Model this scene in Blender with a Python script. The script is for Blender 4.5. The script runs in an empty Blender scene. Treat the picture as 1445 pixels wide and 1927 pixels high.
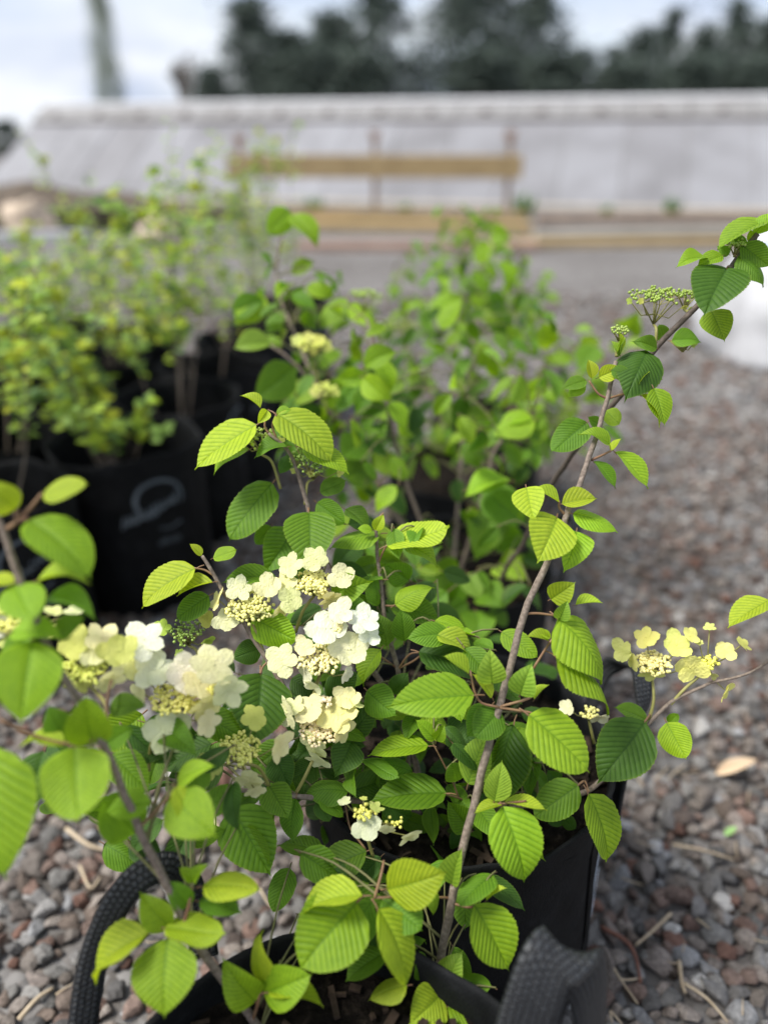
import bpy, bmesh, math, random
import numpy as np
from mathutils import Vector, Matrix, noise

random.seed(7); RNG = np.random.default_rng(7)
R = math.radians
S = bpy.context.scene
COL = S.collection

# ------------------------------------------------------------------ camera
H, PITCH, F = 1.15, R(25.9), 1447.0        # metres, radians, focal length in photo pixels
SP, CP = math.sin(PITCH), math.cos(PITCH)
cam_d = bpy.data.cameras.new('camera'); cam = bpy.data.objects.new('camera', cam_d); COL.objects.link(cam)
cam.location = (0, 0, H); cam.rotation_euler = (R(90) - PITCH, 0, 0)
cam_d.sensor_fit = 'HORIZONTAL'; cam_d.sensor_width = 36; cam_d.lens = 36 * F / 1445
cam_d.clip_start = 0.02; cam_d.clip_end = 2000
cam_d.dof.use_dof = True; cam_d.dof.focus_distance = 0.875; cam_d.dof.aperture_fstop = 1.8
S.camera = cam

# ------------------------------------------------------------------ sky, sun, exposure
SUN_EL, SUN_AZ = R(57), R(-105)             # high on the left, behind thin cloud
w = bpy.data.worlds.new('World'); S.world = w; w.use_nodes = True
nt = w.node_tree; nt.nodes.clear()
def N(t, kind, **kw):
    n = t.nodes.new(kind)
    for k, v in kw.items(): setattr(n, k, v)
    return n
out = N(nt, 'ShaderNodeOutputWorld'); bg = N(nt, 'ShaderNodeBackground'); bg.inputs['Strength'].default_value = 0.135
sky = N(nt, 'ShaderNodeTexSky', sky_type='NISHITA', sun_disc=False)
sky.sun_elevation = SUN_EL; sky.sun_rotation = SUN_AZ; sky.air_density = 1.0; sky.dust_density = 2.0
tc = N(nt, 'ShaderNodeTexCoord'); mp = N(nt, 'ShaderNodeMapping'); mp.inputs['Scale'].default_value = (1.0, 1.0, 3.2)
n1 = N(nt, 'ShaderNodeTexNoise'); n1.inputs['Scale'].default_value = 2.6; n1.inputs['Detail'].default_value = 6; n1.inputs['Roughness'].default_value = 0.55
rp = N(nt, 'ShaderNodeValToRGB'); rp.color_ramp.elements[0].position = 0.28; rp.color_ramp.elements[1].position = 0.62
rp.color_ramp.elements[0].color = (0.55, 0.55, 0.55, 1)
n2 = N(nt, 'ShaderNodeTexNoise'); n2.inputs['Scale'].default_value = 4.0; n2.inputs['Detail'].default_value = 5
cr = N(nt, 'ShaderNodeValToRGB')
cr.color_ramp.elements[0].position = 0.36; cr.color_ramp.elements[0].color = (2.25, 2.6, 3.45, 1)
cr.color_ramp.elements[1].position = 0.62; cr.color_ramp.elements[1].color = (4.0, 4.15, 4.4, 1)
mx = N(nt, 'ShaderNodeMixRGB')
L = nt.links.new
L(tc.outputs['Generated'], mp.inputs['Vector']); L(mp.outputs['Vector'], n1.inputs['Vector']); L(mp.outputs['Vector'], n2.inputs['Vector'])
L(n1.outputs['Fac'], rp.inputs['Fac']); L(n2.outputs['Fac'], cr.inputs['Fac'])
L(rp.outputs['Color'], mx.inputs['Fac']); L(sky.outputs['Color'], mx.inputs['Color1']); L(cr.outputs['Color'], mx.inputs['Color2'])
L(mx.outputs['Color'], bg.inputs['Color']); L(bg.outputs['Background'], out.inputs['Surface'])

sun_d = bpy.data.lights.new('sun', 'SUN'); sun_d.energy = 3.1; sun_d.angle = R(18); sun_d.color = (1.0, 0.97, 0.91)
sun = bpy.data.objects.new('sun', sun_d); COL.objects.link(sun)
sdir = Vector((math.sin(SUN_AZ) * math.cos(SUN_EL), math.cos(SUN_AZ) * math.cos(SUN_EL), math.sin(SUN_EL)))
sun.rotation_euler = sdir.to_track_quat('Z', 'Y').to_euler()
S.view_settings.view_transform = 'Standard'; S.view_settings.look = 'None'
S.view_settings.exposure = 0.90; S.view_settings.gamma = 1.0; S.view_settings.use_curve_mapping = False
S.cycles.use_denoising = True
S.cycles.max_bounces = 8; S.cycles.transparent_max_bounces = 8; S.cycles.transmission_bounces = 5
S.cycles.sample_clamp_indirect = 6

# ------------------------------------------------------------------ helpers
def P(x, y, d):
    """point that stands at depth d (metres along the lens axis) where photo pixel x, y looks"""
    xn = (x - 722.5) / F; yn = (y - 963.5) / F
    return Vector((d * xn, d * (CP - yn * SP), H - d * (SP + yn * CP)))
def PG(x, y, z=0.0):
    yn = (y - 963.5) / F
    return P(x, y, (H - z) / (SP + yn * CP))
def PY(x, y, fwd):
    yn = (y - 963.5) / F
    return P(x, y, fwd / (CP - yn * SP))
CAM = Vector((0, 0, H))
def proj(p):
    v = Vector(p) - CAM
    d = v.y * CP - v.z * SP
    if d <= 0: return None
    return 722.5 + F * v.x / d, 963.5 + F * (-v.z * CP - v.y * SP) / d, d

def link(name, me, parent=None, mat=None):
    o = bpy.data.objects.new(name, me); COL.objects.link(o)
    if mat is not None and me is not None and not me.materials: me.materials.append(mat)
    if parent is not None: o.parent = parent
    return o
def tag(o, label=None, cat=None, group=None, kind=None):
    if label: o['label'] = label
    if cat: o['category'] = cat
    if group: o['group'] = group
    if kind: o['kind'] = kind
    return o
def empty(name, loc=(0, 0, 0)):
    o = bpy.data.objects.new(name, None); COL.objects.link(o); o.location = loc; o.empty_display_size = 0.05
    return o
class MB:
    """collects vertices and faces of one mesh"""
    def __init__(s): s.v = []; s.f = []; s.m = []
    def add(s, v, f, m=0):
        o = len(s.v); s.v += [tuple(p) for p in v]; s.f += [tuple(i + o for i in q) for q in f]; s.m += [m] * len(f)
    def box(s, c, d, rot=None, m=0):
        c = Vector(c); q = []
        for z in (-.5, .5):
            for y in (-.5, .5):
                for x in (-.5, .5):
                    p = Vector((x * d[0], y * d[1], z * d[2]))
                    if rot is not None: p = rot @ p
                    q.append(c + p)
        s.add(q, [(0, 2, 3, 1), (4, 5, 7, 6), (0, 1, 5, 4), (2, 6, 7, 3), (0, 4, 6, 2), (1, 3, 7, 5)], m)
    def tube(s, pts, rad, n=6, m=0, cap=True):
        pts = [Vector(p) for p in pts]; k = len(pts)
        if not hasattr(rad, '__len__'): rad = [rad] * k
        up = None; vs = []
        for i in range(k):
            t = (pts[min(i + 1, k - 1)] - pts[max(i - 1, 0)]).normalized()
            if up is None: up = t.orthogonal().normalized()
            up = (up - t * up.dot(t)); up = up.normalized() if up.length > 1e-6 else t.orthogonal().normalized()
            b = t.cross(up)
            for j in range(n):
                a = 2 * math.pi * j / n
                vs.append(pts[i] + (up * math.cos(a) + b * math.sin(a)) * rad[i])
        fs = [(i * n + j, i * n + (j + 1) % n, (i + 1) * n + (j + 1) % n, (i + 1) * n + j) for i in range(k - 1) for j in range(n)]
        if cap: fs += [tuple(range(n))[::-1], tuple((k - 1) * n + j for j in range(n))]
        s.add(vs, fs, m)
    def mesh(s, name, mats=(), smooth=True):
        me = bpy.data.meshes.new(name); me.from_pydata(s.v, [], s.f)
        for mt in mats: me.materials.append(mt)
        if len(mats) > 1: me.polygons.foreach_set('material_index', s.m)
        if smooth: me.polygons.foreach_set('use_smooth', [True] * len(me.polygons))
        me.update(); return me
    def build(s, name, mats, parent=None, smooth=True):
        if not isinstance(mats, (list, tuple)): mats = [mats]
        return link(name, s.mesh(name, mats, smooth), parent)
def spline(pts, per=6):
    """Catmull-Rom through 3-D points"""
    pts = [Vector(p) for p in pts]
    if len(pts) < 3: return pts
    q = [pts[0] * 2 - pts[1]] + pts + [pts[-1] * 2 - pts[-2]]; r = []
    for i in range(1, len(q) - 2):
        for j in range(per):
            t = j / per; a, b, c, d = q[i - 1], q[i], q[i + 1], q[i + 2]
            r.append(0.5 * ((2 * b) + (c - a) * t + (2 * a - 5 * b + 4 * c - d) * t * t + (3 * b - a - 3 * c + d) * t ** 3))
    return r + [pts[-1]]
def lerp(a, b, t): return a + (b - a) * t

# ------------------------------------------------------------------ materials
def material(name):
    m = bpy.data.materials.new(name); m.use_nodes = True; t = m.node_tree; t.nodes.clear()
    o = N(t, 'ShaderNodeOutputMaterial'); b = N(t, 'ShaderNodeBsdfPrincipled'); t.links.new(b.outputs[0], o.inputs[0])
    return m, t, b, o
def ramp(t, fac, stops):
    r = N(t, 'ShaderNodeValToRGB'); e = r.color_ramp.elements
    while len(e) < len(stops): e.new(0.5)
    for k, (p, c) in enumerate(stops): e[k].position = p; e[k].color = (*c, 1)
    t.links.new(fac, r.inputs['Fac']); return r
def noise_tex(t, scale, detail=4, coord='Object', rough=0.55, vec=None):
    n = N(t, 'ShaderNodeTexNoise'); n.inputs['Scale'].default_value = scale; n.inputs['Detail'].default_value = detail; n.inputs['Roughness'].default_value = rough
    if vec is None:
        c = N(t, 'ShaderNodeTexCoord'); t.links.new(c.outputs[coord], n.inputs['Vector'])
    else: t.links.new(vec, n.inputs['Vector'])
    return n
def bump(t, b, h, strength=0.3, dist=0.002):
    n = N(t, 'ShaderNodeBump'); n.inputs['Strength'].default_value = strength; n.inputs['Distance'].default_value = dist
    t.links.new(h, n.inputs['Height']); t.links.new(n.outputs[0], b.inputs['Normal']); return n
def simple(name, stops, scale=20, rough=0.7, bump_s=0.2, bump_d=0.002, spec=0.4, detail=5):
    m, t, b, o = material(name); n = noise_tex(t, scale, detail)
    r = ramp(t, n.outputs['Fac'], stops); t.links.new(r.outputs[0], b.inputs['Base Color'])
    b.inputs['Roughness'].default_value = rough; b.inputs['Specular IOR Level'].default_value = spec
    if bump_s: bump(t, b, n.outputs['Fac'], bump_s, bump_d)
    return m

def leaf_material(name, trans=0.47, vein=(0.50, 0.62, 0.55), rough=0.48):
    """blade colour comes from the object's own colour; groove shade painted dark along the veins and a fine mottling vary it; light passes through the blade"""
    m, t, b, o = material(name)
    oi = N(t, 'ShaderNodeObjectInfo'); at = N(t, 'ShaderNodeAttribute', attribute_name='leafdata')
    sx = N(t, 'ShaderNodeSeparateColor'); t.links.new(at.outputs['Color'], sx.inputs[0])
    nz = noise_tex(t, 9, 4)
    r1 = ramp(t, nz.outputs['Fac'], [(0.3, (0.80, 0.84, 0.78)), (0.7, (1.12, 1.08, 1.1))])
    mul = N(t, 'ShaderNodeMixRGB', blend_type='MULTIPLY'); mul.inputs['Fac'].default_value = 0.8
    t.links.new(oi.outputs['Color'], mul.inputs['Color1']); t.links.new(r1.outputs[0], mul.inputs['Color2'])
    vm = N(t, 'ShaderNodeMixRGB', blend_type='MULTIPLY'); vm.inputs['Color2'].default_value = (*vein, 1)  # darkens the vein grooves: pleat shading painted into the blade colour
    t.links.new(mul.outputs[0], vm.inputs['Color1']); t.links.new(sx.outputs['Red'], vm.inputs['Fac'])
    em = N(t, 'ShaderNodeMixRGB', blend_type='MIX'); em.inputs['Color2'].default_value = (0.36, 0.46, 0.06, 1)   # pale margin
    k = N(t, 'ShaderNodeMath', operation='MULTIPLY'); k.inputs[1].default_value = 0.25; t.links.new(sx.outputs['Green'], k.inputs[0])
    t.links.new(k.outputs[0], em.inputs['Fac']); t.links.new(vm.outputs[0], em.inputs['Color1'])
    sk = noise_tex(t, 22, 2); skr = ramp(t, sk.outputs['Fac'], [(0.735, (0, 0, 0)), (0.76, (0.7, 0.7, 0.7))])
    br_ = N(t, 'ShaderNodeMixRGB'); br_.inputs['Color2'].default_value = (0.10, 0.075, 0.02, 1); t.links.new(skr.outputs[0], br_.inputs['Fac']); t.links.new(em.outputs[0], br_.inputs['Color1']); em = br_
    t.links.new(em.outputs[0], b.inputs['Base Color'])
    b.inputs['Roughness'].default_value = rough; b.inputs['Specular IOR Level'].default_value = 0.35
    tr = N(t, 'ShaderNodeBsdfTranslucent'); hs = N(t, 'ShaderNodeMixRGB', blend_type='MULTIPLY'); hs.inputs['Fac'].default_value = 1
    hs.inputs['Color2'].default_value = (1.3, 1.22, 0.55, 1); t.links.new(em.outputs[0], hs.inputs['Color1']); t.links.new(hs.outputs[0], tr.inputs['Color'])
    fine = noise_tex(t, 60, 3); bp = bump(t, b, fine.outputs['Fac'], 0.25, 0.004)
    ms = N(t, 'ShaderNodeMixShader'); ms.inputs[0].default_value = trans
    t.links.new(b.outputs[0], ms.inputs[1]); t.links.new(tr.outputs[0], ms.inputs[2]); t.links.new(ms.outputs[0], o.inputs[0])
    return m
M_LEAF = leaf_material('viburnum_leaf')
M_FINE = leaf_material('small_shrub_leaf', 0.45, (0.9, 0.9, 0.9), 0.55)
def petal_material():
    m, t, b, o = material('petal'); oi = N(t, 'ShaderNodeObjectInfo'); nz = noise_tex(t, 3.0, 4)
    r = ramp(t, nz.outputs['Fac'], [(0.3, (0.86, 0.9, 0.72)), (0.65, (1, 1, 1))])
    mu = N(t, 'ShaderNodeMixRGB', blend_type='MULTIPLY'); mu.inputs['Fac'].default_value = 0.7
    t.links.new(oi.outputs['Color'], mu.inputs['Color1']); t.links.new(r.outputs[0], mu.inputs['Color2'])
    t.links.new(mu.outputs[0], b.inputs['Base Color']); b.inputs['Roughness'].default_value = 0.6; b.inputs['Specular IOR Level'].default_value = 0.25
    tr = N(t, 'ShaderNodeBsdfTranslucent'); t.links.new(mu.outputs[0], tr.inputs['Color'])
    ms = N(t, 'ShaderNodeMixShader'); ms.inputs[0].default_value = 0.3
    t.links.new(b.outputs[0], ms.inputs[1]); t.links.new(tr.outputs[0], ms.inputs[2]); t.links.new(ms.outputs[0], o.inputs[0])
    bump(t, b, noise_tex(t, 14, 3).outputs['Fac'], 0.3, 0.02)
    return m
M_PETAL = petal_material()
def bud_material():
    m, t, b, o = material('flower_buds'); oi = N(t, 'ShaderNodeObjectInfo')
    g = N(t, 'ShaderNodeNewGeometry'); r = ramp(t, g.outputs['Random Per Island'], [(0.0, (0.82, 0.86, 0.7)), (1.0, (1.12, 1.08, 1.15))])
    mu = N(t, 'ShaderNodeMixRGB', blend_type='MULTIPLY'); mu.inputs['Fac'].default_value = 1
    t.links.new(oi.outputs['Color'], mu.inputs['Color1']); t.links.new(r.outputs[0], mu.inputs['Color2'])
    t.links.new(mu.outputs[0], b.inputs['Base Color']); b.inputs['Roughness'].default_value = 0.45
    b.inputs['Subsurface Weight'].default_value = 0.25; b.inputs['Subsurface Radius'].default_value = (1, 1, 0.4); b.inputs['Subsurface Scale'].default_value = 0.002
    return m
M_BUD = bud_material()
M_STEM = simple('woody_stem', [(0.3, (0.10, 0.075, 0.058)), (0.6, (0.21, 0.165, 0.13)), (0.8, (0.30, 0.25, 0.21))], 240, 0.75, 0.5, 0.001)
M_DARKSTEM = simple('dark_woody_stem', [(0.3, (0.05, 0.038, 0.03)), (0.7, (0.13, 0.10, 0.08))], 220, 0.75, 0.5, 0.001)
M_PETIOLE = simple('reddish_petiole', [(0.3, (0.16, 0.075, 0.045)), (0.7, (0.24, 0.15, 0.07))], 60, 0.55, 0.2, 0.0005)
M_PEDUNCLE = simple('yellow_green_stalk', [(0.3, (0.20, 0.19, 0.05)), (0.7, (0.30, 0.28, 0.09))], 80, 0.55, 0.2, 0.0005)
M_SOIL = simple('potting_soil', [(0.3, (0.004, 0.003, 0.0025)), (0.55, (0.012, 0.009, 0.007)), (0.75, (0.04, 0.03, 0.023))], 90, 0.95, 1.0, 0.012, 0.1, 8)
M_CHIP = simple('bark_chip', [(0.3, (0.014, 0.010, 0.008)), (0.7, (0.055, 0.038, 0.027))], 70, 0.9, 0.4, 0.002, 0.1)

def bag_material():
    m, t, b, o = material('black_grow_bag_fabric'); tcn = N(t, 'ShaderNodeTexCoord')
    n0 = noise_tex(t, 26, 6); n3 = N(t, 'ShaderNodeMapping'); n3.inputs['Scale'].default_value = (900, 900, 130)
    t.links.new(tcn.outputs['Object'], n3.inputs['Vector']); nf = noise_tex(t, 1.0, 2, vec=n3.outputs[0])
    r = ramp(t, n0.outputs['Fac'], [(0.3, (0.003, 0.0033, 0.0038)), (0.6, (0.007, 0.0075, 0.0085)), (0.82, (0.018, 0.019, 0.021))])
    t.links.new(r.outputs[0], b.inputs['Base Color']); b.inputs['Roughness'].default_value = 0.7; b.inputs['Specular IOR Level'].default_value = 0.18
    ad = N(t, 'ShaderNodeMath', operation='ADD'); t.links.new(n0.outputs['Fac'], ad.inputs[0])
    ml = N(t, 'ShaderNodeMath', operation='MULTIPLY'); ml.inputs[1].default_value = 0.35; t.links.new(nf.outputs['Fac'], ml.inputs[0]); t.links.new(ml.outputs[0], ad.inputs[1])
    cre = noise_tex(t, 7, 3); a2 = N(t, 'ShaderNodeMath', operation='MULTIPLY_ADD'); a2.inputs[1].default_value = 2.5; t.links.new(cre.outputs['Fac'], a2.inputs[0]); t.links.new(ad.outputs[0], a2.inputs[2])
    bump(t, b, a2.outputs[0], 0.7, 0.006); return m
M_BAG = bag_material()
def strap_material():
    m, t, b, o = material('woven_black_strap'); uv = N(t, 'ShaderNodeUVMap')
    mp_ = N(t, 'ShaderNodeMapping'); t.links.new(uv.outputs[0], mp_.inputs['Vector']); mp_.inputs['Scale'].default_value = (1, 1, 1)
    w1 = N(t, 'ShaderNodeTexBrick'); w1.offset = 0.5; w1.inputs['Scale'].default_value = 1.0; w1.inputs['Brick Width'].default_value = 0.0062; w1.inputs['Row Height'].default_value = 0.0062
    w1.inputs['Mortar Size'].default_value = 0.0016; w1.inputs['Mortar Smooth'].default_value = 1.0
    w1.inputs['Color1'].default_value = (1, 1, 1, 1); w1.inputs['Color2'].default_value = (0.7, 0.7, 0.7, 1); w1.inputs['Mortar'].default_value = (0, 0, 0, 1)
    nd = noise_tex(t, 260, 2); ndm = N(t, 'ShaderNodeMixRGB', blend_type='ADD'); ndm.inputs['Fac'].default_value = 0.0022
    t.links.new(mp_.outputs[0], ndm.inputs['Color1']); t.links.new(nd.outputs['Color'], ndm.inputs['Color2']); t.links.new(ndm.outputs[0], w1.inputs['Vector'])
    r = ramp(t, w1.outputs['Color'], [(0.0, (0.008, 0.008, 0.009)), (1.0, (0.036, 0.039, 0.043))])
    t.links.new(r.outputs[0], b.inputs['Base Color']); b.inputs['Roughness'].default_value = 0.5; b.inputs['Specular IOR Level'].default_value = 0.35
    bump(t, b, w1.outputs['Color'], 0.9, 0.0026); return m
M_STRAP = strap_material()
def stone_material():
    m, t, b, o = material('crushed_stone'); oi = N(t, 'ShaderNodeObjectInfo'); at = N(t, 'ShaderNodeAttribute', attribute_name='stonecol')
    # joined stones carry their own colour, single stones take the object colour (their attribute is white)
    mu = N(t, 'ShaderNodeMixRGB', blend_type='MULTIPLY'); mu.inputs['Fac'].default_value = 1
    t.links.new(oi.outputs['Color'], mu.inputs['Color1']); t.links.new(at.outputs['Color'], mu.inputs['Color2'])
    g = N(t, 'ShaderNodeNewGeometry'); nz = noise_tex(t, 150, 6, vec=g.outputs['Position'], rough=0.7); r = ramp(t, nz.outputs['Fac'], [(0.28, (0.45, 0.42, 0.40)), (0.5, (0.95, 0.95, 0.95)), (0.72, (1.5, 1.48, 1.45))])
    m2 = N(t, 'ShaderNodeMixRGB', blend_type='MULTIPLY'); m2.inputs['Fac'].default_value = 1
    t.links.new(mu.outputs[0], m2.inputs['Color1']); t.links.new(r.outputs[0], m2.inputs['Color2']); t.links.new(m2.outputs[0], b.inputs['Base Color'])
    b.inputs['Roughness'].default_value = 0.9; b.inputs['Specular IOR Level'].default_value = 0.2
    bump(t, b, nz.outputs['Fac'], 0.8, 0.006); return m
M_STONE = stone_material()
def ground_material():
    m, t, b, o = material('gravel_ground'); tcn = N(t, 'ShaderNodeTexCoord')
    v = N(t, 'ShaderNodeTexVoronoi'); v.inputs['Scale'].default_value = 38; t.links.new(tcn.outputs['Object'], v.inputs['Vector'])
    sp = N(t, 'ShaderNodeSeparateColor'); t.links.new(v.outputs['Color'], sp.inputs[0])
    r = ramp(t, sp.outputs['Red'], [(0.0, (0.10, 0.092, 0.084)), (0.35, (0.155, 0.144, 0.135)), (0.7, (0.19, 0.182, 0.175)), (1.0, (0.26, 0.252, 0.242))])
    big = noise_tex(t, 0.7, 5); rb = ramp(t, big.outputs['Fac'], [(0.3, (0.72, 0.70, 0.69)), (0.7, (1.05, 1.05, 1.06))])
    mu = N(t, 'ShaderNodeMixRGB', blend_type='MULTIPLY'); mu.inputs['Fac'].default_value = 1
    t.links.new(r.outputs[0], mu.inputs['Color1']); t.links.new(rb.outputs[0], mu.inputs['Color2']); t.links.new(mu.outputs[0], b.inputs['Base Color'])
    b.inputs['Roughness'].default_value = 0.95; b.inputs['Specular IOR Level'].default_value = 0.15
    iv = N(t, 'ShaderNodeMath', operation='SUBTRACT'); iv.inputs[0].default_value = 1; t.links.new(v.outputs['Distance'], iv.inputs[1])
    bump(t, b, iv.outputs[0], 0.8, 0.01); return m
M_GROUND = ground_material()

# ================================================================== SETTING
BAGS = {'front': (-0.05, 0.325, 0.21), 'middle': (0.10, 0.815, 0.21), 'third': (0.13, 1.33, 0.20), 'fourth': (0.20, 1.84, 0.19), 'fifth': (0.34, 2.42, 0.18)}
LEFT = [(-0.68, 1.90), (-0.64, 2.28), (-0.60, 2.66), (-0.55, 3.04), (-0.50, 3.42), (-0.46, 3.80),
        (-0.90, 1.56), (-1.07, 1.95), (-1.05, 2.33), (-1.04, 2.71), (-1.02, 3.10), (-1.46, 2.52), (-1.44, 2.90), (-1.42, 3.28)]
LEFT_R = 0.192
circles = [(x, y, r) for x, y, r in BAGS.values()] + [(x, y, LEFT_R) for x, y in LEFT]

# ---- ground sheet, single stones, gravel
gmb = MB(); gmb.add([(-500, -60, 0), (500, -60, 0), (500, 900, 0), (-500, 900, 0)], [(0, 1, 2, 3)])
ground = gmb.build('ground', M_GROUND, smooth=False)
tag(ground, 'grey brown gravel yard running back to the long low greenhouse', kind='structure')

def stone_mesh(sub, seed, jag=0.22):
    bm = bmesh.new(); bmesh.ops.create_icosphere(bm, subdivisions=sub, radius=1.0); rnd = random.Random(seed)
    planes = [(Vector((rnd.gauss(0, 1), rnd.gauss(0, 1), rnd.gauss(0, 1))).normalized(), rnd.uniform(0.52, 0.80)) for _ in range(11)]
    off = Vector((seed * 3.1, seed * 1.7, 0))
    for v in bm.verts:
        p = v.co.copy()
        for n_, d_ in planes:
            e = p.dot(n_) - d_
            if e > 0: p -= n_ * e
        p *= 1 + jag * noise.noise(p * 1.5 + off) + 0.07 * noise.noise(p * 4.5 + off)
        v.co = Vector((p.x * 1.15, p.y * 0.95, p.z * 0.8))
    me = bpy.data.meshes.new('stone'); bm.to_mesh(me); bm.free()
    for i in range(1): me.materials.append(M_STONE)
    ca = me.color_attributes.new('stonecol', 'FLOAT_COLOR', 'POINT'); ca.data.foreach_set('color', [1.0] * (4 * len(me.vertices)))
    me.polygons.foreach_set('use_smooth', [sub > 1] * len(me.polygons))
    return me
S_HI = [stone_mesh(3, 11 + i) for i in range(10)]
S_MID = [stone_mesh(2, 40 + i) for i in range(6)]
S_LO = [stone_mesh(1, 70 + i) for i in range(5)]
PAL = [(0.20, 0.195, 0.19), (0.25, 0.245, 0.245), (0.15, 0.145, 0.145), (0.22, 0.19, 0.17), (0.16, 0.125, 0.105), (0.19, 0.135, 0.115),
       (0.155, 0.085, 0.065), (0.24, 0.21, 0.19), (0.12, 0.095, 0.085), (0.38, 0.37, 0.36), (0.20, 0.17, 0.155), (0.17, 0.11, 0.09), (0.26, 0.265, 0.28)]
PALW = np.array([3, 2.6, 2.4, 3, 2.6, 2.2, 1.2, 2.4, 2.0, 1.2, 3, 1.6, 1.8]); PALW /= PALW.sum()
def scatter(y0, y1, step, smin, smax, margin):
    res = []; y = y0
    while y < y1:
        hw = 0.5 * (y * CP + H * SP) * 1.0 + margin; x = -hw
        while x < hw:
            px, py = x + random.uniform(-.5, .5) * step, y + random.uniform(-.5, .5) * step
            if not any((px - cx) ** 2 + (py - cy) ** 2 < (r - 0.01) ** 2 for cx, cy, r in circles):
                s = random.uniform(smin, smax) * (1.35 if random.random() < 0.12 else 1.0)
                res.append((px, py, s))
            x += step
        y += step
    return res
near = scatter(0.36, 1.75, 0.0245, 0.0105, 0.0185, 0.10)
mid = scatter(1.75, 3.3, 0.030, 0.012, 0.021, 0.12)
far = scatter(3.3, 6.5, 0.075, 0.016, 0.032, 0.15)
vis = []
for k, (x, y, s) in enumerate(near):
    q = proj((x, y, s * .5))
    if q and -30 < q[0] < 1475 and q[1] < 1960 and not (430 < q[0] < 1120 and q[1] > 1150) and not (250 < q[0] < 950 and q[1] > 1800) and not (q[0] < 180 and q[1] < 1200):
        vis.append((s / q[2], k))
vis.sort(reverse=True); single = set(k for _, k in vis[:300])
pieces = {}
def rot_mat(): return Matrix.Rotation(random.uniform(0, 6.283), 3, 'Z') @ Matrix.Rotation(random.uniform(-.5, .5), 3, 'X') @ Matrix.Rotation(random.uniform(-.5, .5), 3, 'Y')
def stone_col():
    c = np.array(PAL[RNG.choice(len(PAL), p=PALW)]); c = ((c * .9 + c.mean() * .1) * np.array([.885, .87, .84])) * random.uniform(0.65, 1.5); return c
def bulk(lst, meshes, skip=()):
    base = []
    for me in meshes:
        v = np.empty(len(me.vertices) * 3); me.vertices.foreach_get('co', v)
        f = np.array([list(p.vertices) for p in me.polygons]); base.append((v.reshape(-1, 3), f))
    V = []; Fc = []; C = []; off = 0
    for k, (x, y, s) in enumerate(lst):
        if k in skip: continue
        v, f = base[random.randrange(len(base))]; rm = np.array(rot_mat())
        V.append(v @ rm.T * s * np.array([1, random.uniform(.8, 1.1), random.uniform(.75, 1.05)]) + np.array([x, y, s * random.uniform(0.15, 0.75)]))
        Fc.append(f + off); off += len(v); C.append(np.tile(np.append(stone_col(), 1.0), (len(v), 1)))
    return np.concatenate(V), np.concatenate(Fc), np.concatenate(C)
for k in sorted(single):
    x, y, s = near[k]
    o = bpy.data.objects.new('stone', random.choice(S_HI)); COL.objects.link(o); o.parent = ground
    o.location = (x, y, s * random.uniform(0.3, 0.8)); o.rotation_euler = rot_mat().to_euler()
    o.scale = (s * random.uniform(.95, 1.25), s * random.uniform(.85, 1.1), s * random.uniform(.8, 1.1)); o.color = (*stone_col(), 1)
vs, fs, cs = [], [], []; off = 0
for lst, ms, sk in ((near, S_MID, single), (mid, S_LO, ()), (far, S_LO[:2], ())):
    v, f, c = bulk(lst, ms, sk); vs.append(v); fs.append(f + off); cs.append(c); off += len(v)
V = np.concatenate(vs); Fa = np.concatenate(fs); Cc = np.concatenate(cs)
gm = bpy.data.meshes.new('gravel'); gm.vertices.add(len(V)); gm.vertices.foreach_set('co', V.ravel())
gm.loops.add(Fa.size); gm.loops.foreach_set('vertex_index', Fa.ravel().astype(np.int32))
gm.polygons.add(len(Fa)); gm.polygons.foreach_set('loop_start', np.arange(0, Fa.size, 3, dtype=np.int32)); gm.polygons.foreach_set('use_smooth', np.ones(len(Fa), dtype=bool))
gm.update(); gm.validate()
ca = gm.color_attributes.new('stonecol', 'FLOAT_COLOR', 'POINT'); ca.data.foreach_set('color', Cc.ravel())
gravel = link('gravel', gm, ground, M_STONE); gravel['kind'] = 'stuff'; gravel.color = (1, 1, 1, 1)

# ---- greenhouse
def poly_mat():
    m, t, b, o = material('milky_roof_sheet'); n = noise_tex(t, 0.9, 5)
    r = ramp(t, n.outputs['Fac'], [(0.25, (0.15, 0.147, 0.15)), (0.5, (0.215, 0.212, 0.22)), (0.75, (0.25, 0.25, 0.262))])
    oi = N(t, 'ShaderNodeObjectInfo'); r2 = ramp(t, oi.outputs['Random'], [(0.0, (0.86, 0.85, 0.85)), (1.0, (1.14, 1.15, 1.17))]); mm = N(t, 'ShaderNodeMixRGB', blend_type='MULTIPLY'); mm.inputs['Fac'].default_value = 1
    t.links.new(r.outputs[0], mm.inputs['Color1']); t.links.new(r2.outputs[0], mm.inputs['Color2'])
    t.links.new(mm.outputs[0], b.inputs['Base Color']); b.inputs['Roughness'].default_value = 0.5; b.inputs['Specular IOR Level'].default_value = 0.35
    return m
M_POLY = poly_mat()
M_VENT = simple('weathered_vent', [(0.3, (0.175, 0.168, 0.162)), (0.7, (0.25, 0.246, 0.244))], 1.5, 0.6, 0.1)
M_METAL = simple('dull_bracket_metal', [(0.3, (0.17, 0.155, 0.15)), (0.7, (0.27, 0.25, 0.24))], 9, 0.6, 0.1)
M_TAN = simple('pale_timber', [(0.3, (0.30, 0.215, 0.105)), (0.6, (0.39, 0.285, 0.145)), (0.8, (0.44, 0.34, 0.19))], 5, 0.8, 0.2)
M_BROWN = simple('brown_timber', [(0.3, (0.22, 0.155, 0.11)), (0.7, (0.34, 0.25, 0.18))], 4, 0.85, 0.2)
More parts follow.
